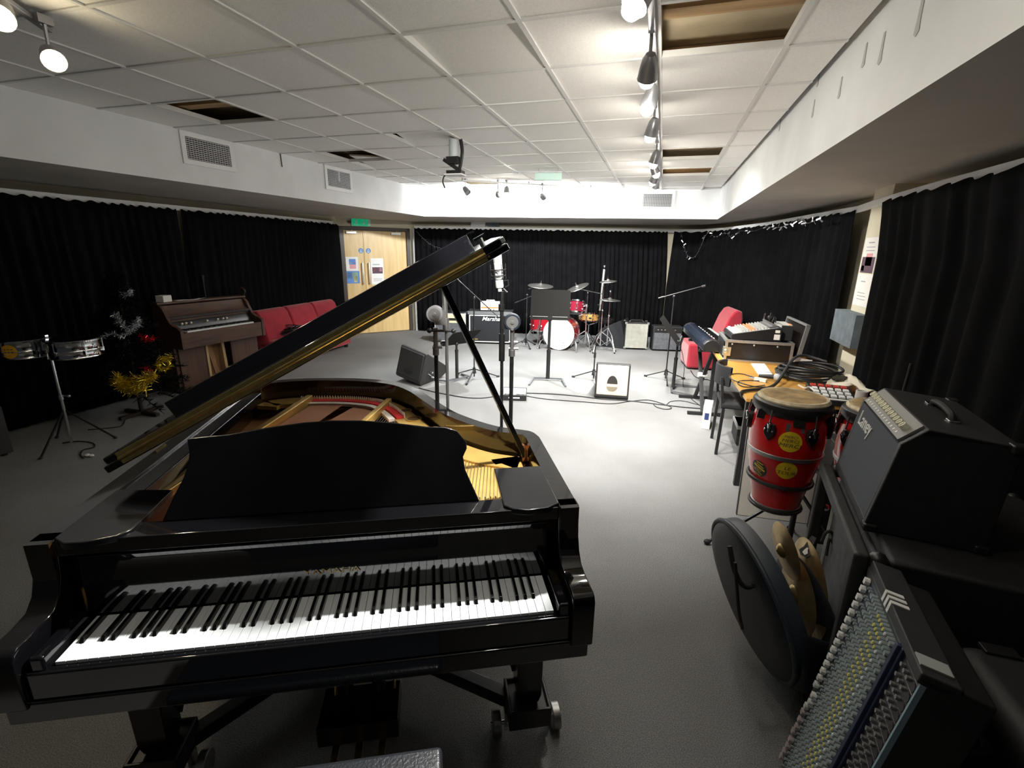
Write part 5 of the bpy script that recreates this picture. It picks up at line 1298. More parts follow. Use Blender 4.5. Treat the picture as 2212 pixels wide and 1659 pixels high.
q = MB(); q.mat(GREYBOX).bx(-.002, .09, .01, .29, .12, .145); q.mat(ORKNOB).bx(.06, .09, .02, .10, .14, .150); q.build('box_top', None, g)
g.location = (1.135, 5.05, TZ+.203)
# microphone on a small post behind the mixer
g = thing('small_microphone', 'small dark microphone standing up behind the mixer', 'microphone', tuple(W(1650, 690, y=5.35)), 0)
g.location.z = TZ+.2; hgt = W(1650, 683, y=5.35).z-(TZ+.2)
q = MB(); q.cyl((0, 0, 0), (0, 0, hgt), .004); q.cyl((0, 0, hgt-.03), (0, 0, hgt+.03), .006); q.cyl((0, 0, 0), (0, 0, .01), .03); q.build('microphone_post', CHROME, g)
q = MB(); q.sph((.05, 0, hgt-.01), .022); q.cyl((.05, 0, 0), (.05, 0, hgt-.01), .006); q.build('microphone_head', BLACKMATT, g)
# things on the table top
def tp_(px, py, z=TZ): return W(px, py, z=z)
def quad_slab(name, pix, z, t, m, label, cat, extra=None):
    P_ = [tp_(a, b, z) for a, b in pix]; mb = MB()
    mb.mat(m); mb.prism([(p.x, p.y) for p in P_], z+.0005, z+t)
    if extra: extra(mb, P_)
    return tag(mb.build(name), label, cat)
def env(mb, P_):
    c = (P_[0]+P_[1]+P_[2]+P_[3])/4; d = (P_[1]-P_[0]).normalized(); mb.mat(GREYINK)
    f_ = fr((c.x+.03, c.y-.12, TZ+.0055), tuple(d), (-d.y, d.x, 0))
    for i in range(3): mb.bx(-.03, .04, -.02+.016*i, -.013+.016*i, 0, .0006, f_)
quad_slab('paper_sheet', [(1622, 786), (1651, 786), (1669, 811), (1640, 812)], TZ, .005, PAPER, 'white paper lying on the table in front of the flight case', 'paper', env)
g = thing('metal_bracket', 'pale metal plate standing on edge on the table before the flight case', 'bracket', tuple(tp_(1679, 782)), math.radians(-38))
q = MB(); q.bx(0, .30, .0, .006, 0, .075); q.bx(0, .30, .0, .04, 0, .004); q.build('plate', mat('pale_grey_metal2', (.62, .63, .62), .4, metal=.3), g)
q = MB(); q.bx(.12, .125, -.001, .0, .03, .05); q.build('slot', BLACKPL, g)
pts = [tp_(1634, 817, TZ+.006), tp_(1605, 808, TZ+.006), tp_(1582, 808, TZ+.006), tp_(1576, 815, TZ+.006), tp_(1592, 824, TZ+.006), tp_(1630, 835, TZ+.006), tp_(1655, 836, TZ+.006)]
tag(MB().tube(catmull(pts, 8), .004, 6).build('table_cable', CABLE), 'thin black cable looped on the table beside the white paper', 'cable')
pts = [tp_(1640, 823, TZ+.010), tp_(1605, 822, TZ+.010), tp_(1593, 827, TZ+.010), tp_(1612, 836, TZ+.006), tp_(1652, 832, TZ+.006)]
tag(MB().tube(catmull(pts, 8), .004, 6).build('table_cable', CABLE), 'second thin black cable loop on the table nearer the conga', 'cable')
p = tp_(1640, 820, TZ+.015); q = MB(); q.mat(WHITEPL).bar(tuple(p+V((-.03, .02, 0))), tuple(p+V((.05, -.02, 0))), .035, .025); q.mat(CHROME).cyl(tuple(p+V((-.07, .04, 0))), tuple(p+V((-.03, .02, 0))), .008)
tag(q.build('cable_plug'), 'white and chrome plug end lying on the table', 'plug')
m0, m1 = tp_(1690, 826, TZ+.04), tp_(1668, 822, TZ+.04)
g = thing('hand_microphone', 'black hand microphone with silver ball head lying on the table behind the conga', 'microphone', tuple(tp_(1677, 824, TZ+.003)), 0)
q = MB(); q.sph((0, 0, .035), .03, 14); q.build('microphone_head', mat('silver_mesh', (.55, .57, .6), .5, metal=.3, bump=(700, .5)), g)
q = MB(); q.cyl((0, 0, .035), (-.12, .06, .022), .022, .013); q.build('microphone_body', BLACKPL, g)
# coiled multicore with connector
q = MB(); r = random.Random(8); c = tp_(1745, 818, TZ)
for k in range(7):
    R__ = .19+.012*r.uniform(-1, 1); z = TZ+.012+.019*k*.8; ox, oy = r.uniform(-.02, .02), r.uniform(-.02, .02)
    q.tube([(c.x+ox+R__*1.15*math.cos(a), c.y+oy+R__*.9*math.sin(a), z+.01*math.sin(2*a+k)) for a in [2*PI*i/28 for i in range(28)]], .0105, 8, True)
a_ = [(c.x+.2, c.y-.08, TZ+.10), (c.x+.05, c.y-.2, TZ+.13), tuple(W(1705, 815, d=4.2)), tuple(W(1665, 842, d=3.7)), tuple(W(1612, 857, d=3.3)), tuple(W(1604, 866, d=3.2)), tuple(W(1622, 880, d=3.0)), tuple(W(1640, 895, d=2.85))]
a_ = [(c.x+.15, c.y+.12, TZ+.13), (c.x-.02, c.y+.17, TZ+.16), (c.x-.14, c.y+.02, TZ+.13), tuple(W(1672, 832, z=TZ+.03)), tuple(W(1616, 843, z=TZ+.015)), tuple(W(1602, 847, z=TZ+.012)), tuple(W(1604, 856, z=TZ-.04)), tuple(W(1622, 866, z=TZ-.07)), tuple(W(1640, 876, z=TZ-.14))]
q.tube(catmull(a_, 8), .012, 8)
tag(q.build('multicore_cable', CABLE), 'thick black multicore cable coiled in a heap on the table', 'cable')
g = thing('cable_connector', 'large ribbed plug end of the thick cable pointing right', 'plug', tuple(W(1800, 815, z=TZ+.06)), -.15)
q = MB(); [q.cyl((x, 0, 0), (x+.02, 0, 0), rr, n=14) for x, rr in ((-.03, .014), (-.01, .02), (.01, .026), (.03, .022), (.05, .027), (.07, .018))]; q.build('plug_body', mat('olive_black', (.05, .05, .035), .5), g)
# controller with pads, and cloth
g = thing('pad_controller', 'black pad controller with rows of pale buttons on the table behind the conga', 'controller', tuple(tp_(1755, 872, TZ)), math.radians(-4))
q = MB(); q.prism([(0, 0), (0, .035), (.30, .08), (.30, 0)], 0, .27, MX); q.build('controller_body', BLACKPL, g, bevel=.004)
sl = fr((0, 0, .0355), (1, 0, 0), (0, .30, .045))
for j in range(4):
    q = MB(sl); q.mats = [WHITEPL, REDKNOB]
    for i in range(5):
        q.cur = 1 if j == 3 else 0; q.bx(.02+.048*i, .052+.048*i, .05+.06*j, .085+.06*j, 0, .012)
        q.cur = 0; 
    q.build('button_row', None, g)
MB(sl).bx(.02, .25, .012, .03, 0, .004).build('slider_strip', WHITEPL, g)
g0 = tp_(1810, 850, TZ); q = MB(); r = random.Random(2)
vs = []; nx = 12
for i in range(nx+1):
    for j in range(nx+1):
        u, v = i/nx, j/nx; vs.append((g0.x-.02+.26*u, g0.y-.05+.5*v, TZ+.012+.06*math.sin(5*u+2*v)**2*(1-abs(2*u-1)**4)+.02*math.sin(9*v+3*u)))
q.add(vs, [(i*(nx+1)+j, (i+1)*(nx+1)+j, (i+1)*(nx+1)+j+1, i*(nx+1)+j+1) for i in range(nx) for j in range(nx)])
tag(q.build('cream_cloth', CLOTH, solid=.006), 'crumpled cream cloth at the wall end of the table', 'cloth')
q = MB(); q.tube(catmull([tp_(1725, 832, TZ+.05), tp_(1738, 838, TZ+.08), tp_(1748, 836, TZ+.07), tp_(1760, 845, TZ+.06)], 6), .006, 6); tag(q.build('white_lead', WHITEPL), 'short white lead curling on the pad controller', 'cable')
g = thing('orange_book', 'orange brown folder behind the lid at the far end of the table', 'folder', (1.26, 4.62, TZ+.001), .3)
MB().bx(0, .22, 0, .26, 0, .02).build('cover', mat('orange_brown', (.42, .18, .05), .5), g)

# chair at the table
C_ = thing('black_chair', 'black padded chair pushed under the left side of the wooden table', 'chair', (.58, 4.28, 0), 0)
q = MB(); q.lathe([(.24, 0), (.24, .17), (.215, .17), (.215, 0), (.24, 0)], 20, tr(.20, .22, .62), a0=PI-.95, a1=PI+.95); q.build('backrest', CHAIRFAB, C_, bevel=.012, seg=3)
q = MB(); q.bx(.02, .44, .0, .44, .43, .48); q.build('seat', CHAIRFAB, C_, bevel=.018, seg=3)
for x, y in ((.04, .02), (.04, .42), (.42, .02), (.42, .42)):
    MB().bar((x, y, .43), (x+(-.01 if x < .2 else .01), y, .0), .025, .025).build('leg', BLACKMET, C_, bevel=.003)
for y in (.02, .42):
    q = MB(); q.bar((.03, y, .43), (-.0, y+(.03 if y < .2 else -.03), .70), .022, .03); q.cyl((-.012, y+(.03 if y < .2 else -.03), .66), (-.02, y+(.03 if y < .2 else -.03), .66), .008); q.build('back_post', BLACKMET, C_, bevel=.003)
g = thing('printed_box', 'white and blue printed box on the floor behind the black chair', 'box', (.53, 4.95, 0), math.radians(-8))
q = MB(); q.bx(0, .08, 0, .26, .0, .24); q.build('box_body', PAPER, g, bevel=.004)
q = MB(); q.bx(-.002, .0, .06, .20, .08, .18); q.bx(.02, .06, -.002, .0, .10, .17); parts(q, 'blue_print', BLUEDEEP, g)
g = thing('plastic_crate', 'grey box with a dark base under the wooden table', 'box', (.80, 4.55, 0), 0)
q = MB(); q.bx(0, .45, 0, .3, .03, .20); q.build('crate_body', BLACKMATT, g, bevel=.006); q = MB(); q.bx(-.004, .454, -.004, .304, .17, .2); q.build('crate_rim', GREYBOX, g)
q = MB(); [q.cyl((x, y, 0), (x, y, .03), .02) for x in (.05, .4) for y in (.05, .25)]; parts(q, 'foot', RUBBER, g)

# white board behind the congas
g = thing('white_board', 'cream white board leaning on edge behind the red congas', 'board', (.645, 3.24, 0), math.radians(3))
q = MB(fr((0, 0, 0), (1, 0, 0), (0, .08, 1))); q.bx(0, .62, .002, .70, -.02, 0); q.build('board_panel', mat('cream_board', (.72, .70, .63), .5), g, bevel=.003)
q = MB(fr((0, 0, 0), (1, 0, 0), (0, .08, 1))); q.bx(-.004, .0, 0, .70, -.022, .002); q.build('board_edge', BLACKPL, g)

# congas
def conga(label, loc, rot, stickers, lug=0.):
    H_ = .60; e = thing('conga_drum', label, 'drum', loc, rot, 'red conga drums')
    sp_ = [(.112, .0), (.120, .05), (.140, .15), (.160, .25), (.174, .34), (.176, .40), (.170, .48), (.158, .56), (.152, .585)]
    q = MB(); q.lathe(sp_, 48); q.build('conga_shell', REDLAC, e, angle=60)
    def rad_(z):
        for (r0_, z0_), (r1_, z1_) in zip(sp_, sp_[1:]):
            if z0_ <= z <= z1_: return r0_+(r1_-r0_)*(z-z0_)/(z1_-z0_)
        return .15
    q = MB(); q.lathe([(rad_(.32)+.001, .315), (rad_(.32)+.004, .317), (rad_(.34)+.004, .337), (rad_(.34)+.001, .339)], 48); q.build('shell_band', DULLMETAL, e)
    q = MB(); q.lathe([(.112, -.004), (.119, -.004), (.122, .028), (.117, .03)], 40); q.build('base_ring', DULLMETAL, e)
    q = MB(); q.lathe([(.150, .535), (.168, .535), (.181, .555), (.184, .575), (.180, .592), (.166, .600), (.158, .596)], 48)
    for i in range(6):
        a = 2*PI*(i+.5)/6; q.bar((.165*math.cos(a), .165*math.sin(a), .55), (.172*math.cos(a), .172*math.sin(a), .505), .05, .012)
    q.build('comfort_rim', BLACKPL, e, bevel=.003)
    q = MB(); q.lathe([(.164, .592), (.166, .606), (.156, .618), (.15, .617)], 48); q.build('skin_collar', SKINEDGE, e)
    q = MB(); q.lathe([(.157, .6165), (.10, .6185), (.001, .6195)], 40); q.build('drum_skin', SKIN, e)
    for i in range(6):
        a = 2*PI*i/6 + lug; 
        f = fr((rad_(.46)*math.cos(a), rad_(.46)*math.sin(a), .46), (-math.sin(a), math.cos(a), 0), (0, 0, 1))
        q = MB(f); q.prism([(-.030, .012), (-.018, .040), (.018, .040), (.030, .012), (.026, -.016), (0, -.05), (-.026, -.016)], -.004, .022)
        lo = q.build('side_plate', BLACKPL, e, bevel=.006)
        q = MB(f); q.cyl((0, .0, .028), (0, .11, .016), .004); q.sph((-.020, .008, .024), .006, 8); q.sph((.020, .008, .024), .006, 8); q.cyl((0, .02, .02), (0, .045, .026), .010); q.build('tuning_hook', CHROME, lo)
    for (a, z, R__, m_, txt) in stickers:
        R0 = rad_(z)
        def wrap(x, y, h): 
            an = a+x/R0; rr = rad_(z+y)+h; return (rr*math.cos(an), rr*math.sin(an), z+y)
        q = MB(); q.mat(m_)
        if R__ > 0:
            vs = [wrap(0, 0, .0012)]; fs = []; rings = (.5, 1.); n = 28
            for k in rings: vs += [wrap(R__*k*math.cos(2*PI*i/n), R__*k*math.sin(2*PI*i/n), .0012) for i in range(n)]
            fs = [(0, 1+i, 1+(i+1) % n) for i in range(n)] + [(1+i, 1+n+i, 1+n+(i+1) % n, 1+(i+1) % n) for i in range(n)]
            q.add(vs, fs)
        else:
            q.add([wrap(x, y, .003) for x, y in ((-.04, -.02), (.04, -.02), (.04, .02), (-.04, .02))], [(0, 1, 2, 3)])
        for (s_, size, y, rot_, tm, sx) in txt:
            q.mat(tm)
            if s_ is None:
                pts = [(-sx/2+sx*i/8, y+d) for i in range(9) for d in (-size/2, size/2)]
                pts = [(x*math.cos(rot_)-yy*math.sin(rot_), x*math.sin(rot_)+yy*math.cos(rot_)) for x, yy in pts]
                q.add([wrap(x, yy, .0021) for x, yy in pts], [(2*i, 2*i+2, 2*i+3, 2*i+1) for i in range(8)])
            else:
                g_ = text_geo(s_, size, .2, 0, True)
                pts = [(p.x*sx, p.y+y) for p in g_[0]]
                pts = [(x*math.cos(rot_)-yy*math.sin(rot_), x*math.sin(rot_)+yy*math.cos(rot_)) for x, yy in pts]
                q.add([wrap(x, yy, .0021) for x, yy in pts], g_[1])
        q.build('round_sticker' if R__ > 0 else 'badge', None, e)
    return e
cz = .405
A0 = math.atan2(-2.66, -.71)      # towards the camera
STK = [(A0+.12, .425, .052, YELLOWST, [('MERCI', .018, .024, 0, INK, 1.15), ('MERCI', .022, .004, 0, INK, 1.2), ('MERCI', .026, -.020, 0, INK, 1.3)]),
       (A0+.17, .268, .048, YELLOWST, [('LE', .026, .012, 0, INK, 1.1), ('TOUR', .026, -.014, 0, INK, 1.2)]),
       (A0-.66, .235, .045, BLACKST, [(None, .005, .021, -.38, YELLOWST, .045), (None, .010, .008, -.38, YELLOWST, .066), ('JAZZ', .016, -.007, -.38, YELLOWST, 1.), ('FESTIVAL', .015, -.021, -.38, YELLOWST, 1.05), (None, .005, .035, -.2, YELLOWST, .04), (None, .005, -.036, -.3, YELLOWST, .04)]),
       (A0+.2, .495, 0, mat('grey_badge', (.16, .17, .17), .4, metal=.5), [])]
c1_ = (.705, 2.665, cz); C2_ = (1.12, 2.68, cz-.02)
e1 = conga('red conga drum in front with yellow and black round stickers', c1_, 0, STK, A0-.42)
e2 = conga('red conga drum behind the wedge shaped amplifier, half hidden', C2_, .4, [])
g = thing('conga_stand', 'black tripod double stand holding the two red congas', 'stand', (.88, 2.90, 0), math.radians(18))
q = MB(); q.cyl((0, 0, .06), (0, 0, .60), .016); q.build('stand_pole', BLACKMET, g)
def toG(p): 
    d = V(p)-V((.88, 2.90, 0)); a = -math.radians(18); return V((d.x*math.cos(a)-d.y*math.sin(a), d.x*math.sin(a)+d.y*math.cos(a), d.z))
for cc, nm in ((V(c1_), 0), (V(C2_), 1)):
    q = MB(); rr = .152; q.tube([tuple(toG((cc.x+rr*math.cos(a), cc.y+rr*math.sin(a), cz+.165))) for a in [2*PI*i/24 for i in range(24)]], .011, 8, True); q.tube([tuple(toG((cc.x+.126*math.cos(a), cc.y+.126*math.sin(a), cz+.01))) for a in [2*PI*i/24 for i in range(24)]], .008, 8, True)
    q.bar(tuple(toG((cc.x+.15*(1 if nm == 0 else -1), cc.y+.05, cz+.165))), (0, 0, cz+.165), .02, .03); q.build('cradle_ring', BLACKMET, g)
for f_ in ((.421, 2.812, .012), (1.18, 2.62, .012), (.95, 3.15, .012)):
    q = MB(); q.bar((0, 0, .40), tuple(toG(f_)), .014, .014); o = q.build('leg', BLACKMET, g)
    q = MB(); t_ = toG(f_); q.sph(tuple(t_+V((0, 0, .006))), .018, 10, (1.3, 1, .8)); q.build('rubber_foot', RUBBER, o)
q = MB(); q.bar(tuple(toG((.90, 2.68, .42))), tuple(toG((.95, 2.62, .62))), .02, .01); q.sph(tuple(toG((.93, 2.62, .45))), .02, 8); q.build('stand_clamp', CHROME, g)
tag(MB().cyl((1.30, 3.05, .0), (1.36, 3.1, 1.15), .008).build('thin_rod', BLACKMET), 'thin dark rod leaning upright behind the congas by the curtain', 'rod')
# ================================================================== right foreground
# speaker cabinet that carries the wedge amplifier (front faces the room)
CA = math.atan2(.098, .709)    # lean of the front edge away from +Y
def frontcab(p0, a):     # local x along the front (+Y-ish), local y into the wall (+X), origin near lower corner
    m = fr((p0[0], p0[1], 0), (math.sin(a), math.cos(a), 0), (math.cos(a), -math.sin(a), 0)); return m
g = thing('bass_cabinet', 'large black speaker cabinet with grey grille under the wedge shaped amplifier', 'amplifier', (.695, 1.535, 0), PI/2-CA)
# local x along the front edge away from the camera, local -y towards the wall
q = MB(); q.ring([(0, .0), (.74, .0), (.74, .83), (0, .83)], [(.05, .05), (.69, .05), (.69, .78), (.05, .78)], -.045, .0, fr((0, 0, 0), (1, 0, 0), (0, 0, 1))); q.build('front_frame', TOLEX, g, bevel=.012, seg=3)
MB().bx(0, .74, -.62, -.045, 0, .83).build('cabinet', TOLEX, g, bevel=.016, seg=3)
MB().bx(.05, .69, -.046, -.030, .05, .78).build('speaker_grille', GRILLGREY, g)
q = MB(); q.bx(.683, .688, -.030, -.020, .05, .78); q.build('grille_piping', WHITEPL, g)
q = MB(); [q.sph((x, y, z), .030, 10) for x in (.018, .722) for y in (-.02, -.60) for z in (.022, .81)]; parts(q, 'corner_cap', BLACKPL, g)
# wedge-shaped keyboard amplifier on top
g = thing('wedge_amplifier', 'black wedge fronted amplifier with pale knobs on top of the bass cabinet', 'amplifier', (.722, 1.70, .831), PI/2-CA)
def T3(x, y, z): return (x, -y, z)     # x along front away from the camera, y depth to the wall
SP = [(.0, .012), (.045, .315), (.105, .375), (.33, .355), (.315, .0), (.01, .0)]    # (depth, z) side profile
PM = Matrix(((0, 0, 1, 0), (-1, 0, 0, 0), (0, 1, 0, 0), (0, 0, 0, 1)))
W_ = .53
q = MB(); 
for x0, x1 in ((0, .022), (W_-.022, W_)): q.prism([(a, b) for a, b in SP], x0, x1, PM)
parts(q, 'side_panel', TOLEX, g, bevel=.005)
q = MB(); q.prism([(.022, .03), (.060, .31), (.115, .362), (.33, .355), (.315, .01)], .022, W_-.022, PM); q.prism([(.088, .352), (.105, .375), (.33, .356), (.33, .345)], 0, W_, PM); q.prism([(.0, .0), (.004, .035), (.03, .035), (.03, 0)], 0, W_, PM); q.build('cabinet', TOLEX, g, bevel=.004)
# sloping grille and control panel
gd = V((.045-.0, 0)); 
gf = fr((W_-.022, -.010, .035), (-1, 0, 0), (0, -.042, .275)); q = MB(gf); q.bx(0, W_-.044, 0, .275, -.004, .006); q.build('speaker_grille', mat('blue_grey_grille', (.06, .068, .082), .85, bump=(500, .4)), g)
q = MB(gf); q.text('Laney', .080, tr(.125, .222, .0065), extr=.003, bold=True); q.build('front_logo', WHITEPL, g)
cf = fr((W_-.03, -.046, .318), (-1, 0, 0), (0, -.060, .060)); q = MB(cf); q.bx(0, W_-.06, .0, .078, -.004, .004); q.build('control_panel', mat('pale_grey_panel', (.20, .195, .18), .5), g)
q = MB(cf); [q.bx(.02+.03*i, .028+.03*i, .008, .016, .004, .005) for i in range(14)]; q.build('panel_print', WHITEPL, g)
for i in range(13):
    q = MB(cf); x = .03+.033*i; q.cyl((x, .038, .004), (x, .038, .022), 0.0135, .011, 10); q.bx(x-.002, x+.002, .030, .046, .02, .025); q.build('control_knob', KNOBCREAM, g)
q = MB(); hx_ = [(.17, -.21, .366), (.18, -.21, .385), (.26, -.21, .392), (.34, -.21, .385), (.35, -.21, .366)]; q.tube(catmull(hx_, 5), .010, 8); ho = q.build('carry_handle', RUBBER, g)
q = MB(); q.bx(.14, .175, -.225, -.195, .364, .374); q.bx(.345, .38, -.225, -.195, .364, .374); parts(q, 'handle_cap', CHROME, ho, bevel=.003)
q = MB(); [q.box(T3(x, y, z), (.04, .04, .03)) for x in (.012, W_-.012) for y, z in ((.02, .012), (.305, .012), (.32, .348))]; parts(q, 'corner_cap', BLACKPL, g, bevel=.008)
# white cup-like tube behind the amplifier
p = W(1862, 848, d=2.75); g = thing('paper_roll', 'white paper roll just showing behind the wedge shaped amplifier', 'roll', (1.20, 3.02, .55), 0)
g.location = (p.x, p.y, p.z-.30)
q = MB(); q.lathe([(.03, 0), (.03, .31), (.024, .31), (.024, .02)], 20); q.build('roll', PAPER, g)
g2 = thing('dark_box', 'dark box standing behind the congas holding a white paper roll', 'box', (p.x-.1, p.y-.08, 0), 0)  # plain dark box that holds up the paper roll
MB().bx(0, .24, 0, .2, 0, p.z-.302).build('box_body', BLACKMATT, g2, bevel=.004)

# mixing desk standing on its end, fader edge away from the camera
T0 = CP+(V((.700, 1.515, .807))-CP)*.985; Ad = V((-.13, -.02, -.75)).normalized(); Bd = V((-.085, -.485, 0)); Bd = (Bd-Ad*Bd.dot(Ad)).normalized(); Nd = Ad.cross(Bd)
if Nd.x > 0: Nd = -Nd
LA, LB = .79, .453
g = thing('mixing_desk', 'large mixing desk standing on its end with white faders and yellow dotted knobs', 'mixer', (.60, 1.30, 0), 0)
def desk_m():
    m = Matrix((Ad, Bd, Nd)).transposed().to_4x4(); m.translation = T0-V(g.location); return m
DM = desk_m(); flip = DM.to_3x3().determinant() < 0
def dmb():
    return MB(DM)
def dbuild(q, *a, **k):
    if flip: q.f = [tuple(reversed(f)) for f in q.f]
    return q.build(*a, **k)
q = dmb(); q.bx(0, LA, .02, LB-.0, -.13, -.004); q.bx(.0, LA, -.03, .02, -.06, -.004); dbuild(q, 'desk_body', BLACKPL, g, bevel=.006)
q = dmb(); q.bx(.018, LA, -.025, .315, -.006, 0); dbuild(q, 'desk_panel', DESKPANEL, g)
q = dmb(); q.bx(-.008, .020, -.03, LB, -.07, .004); dbuild(q, 'side_cheek', BLACKMATT, g, bevel=.004)
q = dmb(); [q.bx(-.011, .021, .135+.025*i, .149+.025*i, -.035, .0055) for i in range(3)]; dbuild(q, 'white_stripes', WHITEPL, g)
q = dmb(); q.bx(.020, LA, .318, .335, -.006, .012); q.bx(.02, LA, .335, .345, -.01, .004); dbuild(q, 'blue_ridge', DESKBLUE, g, bevel=.002)
q = dmb(); q.bx(.02, LA, .345, LB-.008, -.014, -.006); dbuild(q, 'jack_panel', mat('dark_jack_panel', (.035, .035, .038), .45), g)
q = dmb(); q.bx(.02, LA, LB-.006, LB+.001, -.014, -.003); dbuild(q, 'pale_edge_strip', CYANST, g)
NCH = 26; pitch = (LA-.035)/NCH
for i in range(NCH):
    a = .030+pitch*i; c = a+pitch/2
    q = dmb(); q.mats = [DESKPANEL, KNOBGREY, KNOBYEL, KNOBWHT, DULLMETAL, BLACKPL, DESKBLUE]
    q.cur = 6; q.bx(c-.0015, c+.0015, .0, .085, .0, .0012); q.cur = 5; q.bx(a-.0006, a+.0006, 0, .31, 0, .001)
    r = random.Random(i)
    q.cur = 1
    for k in range(3): q.cyl((c+.005, .045+.016*k, 0), (c+.005, .045+.016*k, .010), .0045, n=6)
    for k in range(12):
        b_ = .098+.0185*k; q.cur = {6: 2, 8: 2, 10: 3}.get(k, 2 if (k == 7) else 1)
        q.cur = 1; q.cyl((c, b_, 0), (c, b_, .014), .0088, .0070, 8)
        if k in (5, 6, 7, 8): q.cur = 2; q.cyl((c, b_, .014), (c, b_, .0165), .0050, n=6)
        if k == 9: q.cur = 3; q.cyl((c, b_, .014), (c, b_, .0165), .0045, n=6)
    st = dbuild(q, 'channel_strip', None, g)
    q = dmb(); q.mats = [DULLMETAL, KNOBWHT, BLACKPL]; q.cur = 0
    for k in range(3): q.cyl((c, .365+.022*k, -.006), (c, .365+.022*k, .004), .0055, n=8)
    q.cur = 2; q.cyl((c, .435, -.006), (c, .435, -.002), .011, n=12)
    q.cur = 1; q.bx(a-.0007, a+.0007, .350, LB-.01, -.006, -.004)
    dbuild(q, 'jack_row', None, st)
    fp = .012+(.010*r.random() if i > 14 else .002*r.random())
    if i in (15, 16): fp = .03
    q = dmb(); q.prism([(c-.009, fp-.006), (c+.009, fp-.006), (c+.009, fp+.006), (c+.004, fp+.011), (c-.004, fp+.011), (c-.009, fp+.006)], .003, .016); q.bx(c-.002, c+.002, fp-.002, fp+.004, .0, .004)
    dbuild(q, 'fader_cap', WHITEPL if i < 18 else mat('pinkish_fader', (.5, .42, .42), .5), st)
q = dmb(); q.bx(-.012, -.008, .385, .425, -.06, -.0); dbuild(q, 'end_label', mat('pale_label', (.35, .38, .36), .5), g)
# black case behind the desk
g = thing('black_case', 'big black padded case standing behind the mixing desk', 'case', (.86, .70, 0), 0)
q = MB(); q.bx(0, .60, 0, .71, .0, .70); q.build('case_body', BLACKMATT, g, bevel=.05, seg=4)
p = W(2095, 1590, z=.705)-V((.86, .70, 0)); q = MB(); q.lathe([(.0, .012), (.012, .010), (.02, .0)], 16, tr(p.x, p.y, .698)); q.lathe([(.036, .0), (.036, .004), (.03, .006), (.022, .002)], 20, tr(p.x, p.y, .698)); q.build('round_latch', BLACKPL, g)
p = W(2098, 1345, z=.69)-V((.86, .70, 0)); q = MB(); q.bx(min(p.x, .6)-.04, min(p.x, .6)+.04, .66, .70, .695, .708); q.build('case_catch', BLACKPL, g, bevel=.004)
p = W(2005, 1585, z=.6)-V((.86, .70, 0)); q = MB(); q.bx(-.012, .0, .10, .20, .52, .60); q.build('corner_plate', DULLMETAL, g, bevel=.003)

# cymbal bag with cymbals
def disc_fr(px, py, d, ratio, ang):
    """frame of a round thing seen as an ellipse: its long axis is turned ang degrees from upright"""
    c = W(px, py, d=d); v = (c-CP).normalized(); a = math.radians(ang)
    right = cr-v*cr.dot(v); right.normalize(); up = right.cross(v)
    maj = (up*math.cos(a)+right*math.sin(a)).normalized(); mn = maj.cross(v).normalized()
    n = (-v*ratio + (-mn if mn.dot(right) > 0 else mn)*math.sqrt(1-ratio*ratio)).normalized()
    return fr(tuple(c), tuple(maj), tuple(n.cross(maj)))
bg = thing('cymbal_bag', 'open black round cymbal bag leaning on the cabinet with bronze cymbals inside', 'bag', (.55, 1.90, 0), 0)
def loc_(m, e): 
    m = m.copy(); m.translation = m.translation-V(e.location); return m
R1, R2 = .30, .26
f1 = loc_(disc_fr(1618, 1288, 1.92, .26, -14), bg)
q = MB(f1); q.lathe([(0, -.03), (R1*.75, -.03), (R1*.93, -.018), (R1, .0), (R1*.93, .02), (R1*.75, .03), (0, .034)], 56); q.build('bag_front', BAGNYLON, bg, angle=60)
q = MB(f1); q.tube([((R1+.004)*math.cos(a), (R1+.004)*math.sin(a), 0) for a in [2*PI*i/56 for i in range(56)]], .010, 8, True); q.lathe([(R1+.002, .0), (R1+.005, -.03), (R1+.0, -.06), (R1-.012, -.06), (R1-.012, 0)], 56); q.build('bag_side', mat('blue_grey_nylon', (.020, .028, .040), .5), bg, angle=60)
f2 = loc_(disc_fr(1742, 1335, 1.95, .34, -6), bg)
q = MB(f2); q.lathe([(0, -.012), (R2*.75, -.014), (R2*.95, -.008), (R2, .0), (R2*.95, .010), (R2*.75, .012), (0, .012)], 56); q.build('bag_back', BAGNYLON, bg, angle=60)
q = MB(); n = 40; vs = []; cm = (f1.translation+f2.translation)/2
for i in range(n+1):
    t_ = math.radians(112+136*i/n)
    p1 = f1 @ V((R1*.97*math.cos(t_), R1*.97*math.sin(t_), 0)); p2 = f2 @ V((R2*.97*math.cos(t_), R2*.97*math.sin(t_), 0)); pm = (p1+p2)/2; pm = pm+(pm-cm).normalized()*.035
    for p_ in (p1, (p1+pm)/2+(pm-cm).normalized()*.012, pm, (p2+pm)/2+(pm-cm).normalized()*.012, p2):
        p_ = p_.copy(); p_.z = max(.006, p_.z); vs.append(p_)
q.add(vs, [(5*i+j, 5*i+j+1, 5*i+j+6, 5*i+j+5) for i in range(n) for j in range(4)])
q.build('bag_gusset', BAGNYLON, bg, angle=180, solid=.006)
def bagpt(px, py, d): return tuple(W(px, py, d=d)-V(bg.location))
q = MB(); q.tube(catmull([bagpt(1576, 1180, 1.76), bagpt(1586, 1230, 1.75), bagpt(1604, 1264, 1.75), bagpt(1626, 1264, 1.76), bagpt(1641, 1228, 1.77), bagpt(1634, 1175, 1.78)], 8), .009, 8); q.build('carry_strap', RUBBER, bg)
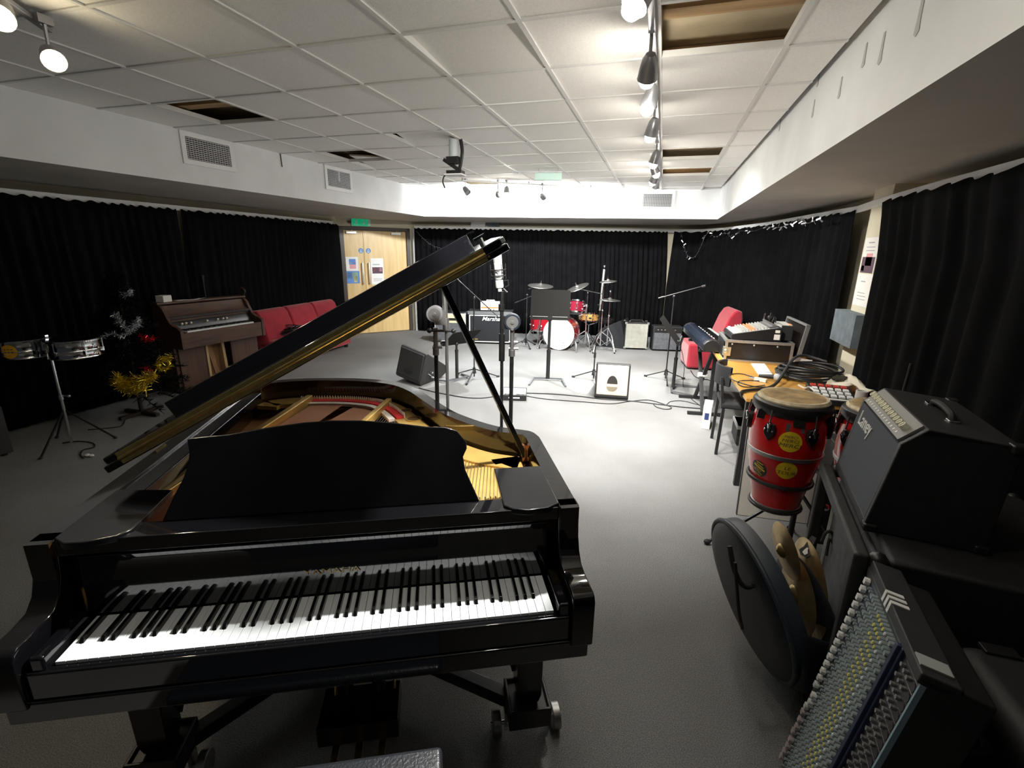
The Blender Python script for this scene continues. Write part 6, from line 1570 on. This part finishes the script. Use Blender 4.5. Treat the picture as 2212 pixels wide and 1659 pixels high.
q = MB(); q.tube(catmull([bagpt(1588, 1215, 1.72), bagpt(1592, 1270, 1.74), bagpt(1596, 1320, 1.78), bagpt(1604, 1360, 1.76)], 6), .006, 8); q.build('shoulder_strap', RUBBER, bg)
q = MB(); q.tube(catmull([bagpt(1775, 1170, 2.06), bagpt(1785, 1150, 2.06), bagpt(1800, 1158, 2.06), bagpt(1800, 1230, 2.04), bagpt(1808, 1290, 2.02), bagpt(1800, 1340, 2.0)], 8), .007, 8); q.tube(catmull([bagpt(1785, 1200, 2.06), bagpt(1792, 1165, 2.06), bagpt(1802, 1190, 2.05), bagpt(1796, 1260, 2.03)], 6), .006, 8); q.build('back_strap', RUBBER, bg)
def bag_cymbal(px, py, d, r_, ratio, ang, label):
    m = disc_fr(px, py, d, ratio, ang); e = thing('bronze_cymbal', label, 'cymbal', tuple(m.translation), 0, 'cymbals in the open bag')
    q = MB(loc_(m, e)); q.lathe([(r_, -.012), (r_*.6, -.003), (r_*.26, .003), (r_*.2, .014), (r_*.06, .022), (.005, .022), (.005, .02), (r_*.2, .011), (r_*.26, 0), (r_*.6, -.006), (r_, -.0135)], 44); q.build('cymbal_plate', CYMB, e)
    return e
bag_cymbal(1738, 1268, 1.945, .195, .30, 5, 'larger bronze cymbal standing in the open cymbal bag')
bag_cymbal(1690, 1190, 1.955, .115, .32, -8, 'smaller bronze cymbal in the bag beside the larger one')
bag_cymbal(1716, 1285, 1.935, .15, .36, 2, 'brown bronze cymbal tucked in the middle of the open bag')
g = thing('cymbal_tag', 'dark tag with a white mark hanging over the larger bronze cymbal', 'tag', tuple(W(1746, 1186, d=1.93)), 0)
m = loc_(disc_fr(1746, 1186, 1.93, .75, 35), g)
q = MB(m); q.prism([(.055, -.012), (.055, .012), (.0, .018), (-.02, .03), (-.035, .012), (-.035, -.016), (-.015, -.03), (.0, -.018)], 0, .006); q.build('tag_body', BLACKMATT, g)
q = MB(m); q.prism([(-.028, -.006), (-.022, .010), (-.012, .008), (-.002, .004), (.004, .001), (.003, -.005), (-.006, -.006), (-.016, -.014)], .006, .0075); q.build('white_mark', WHITEPL, g)
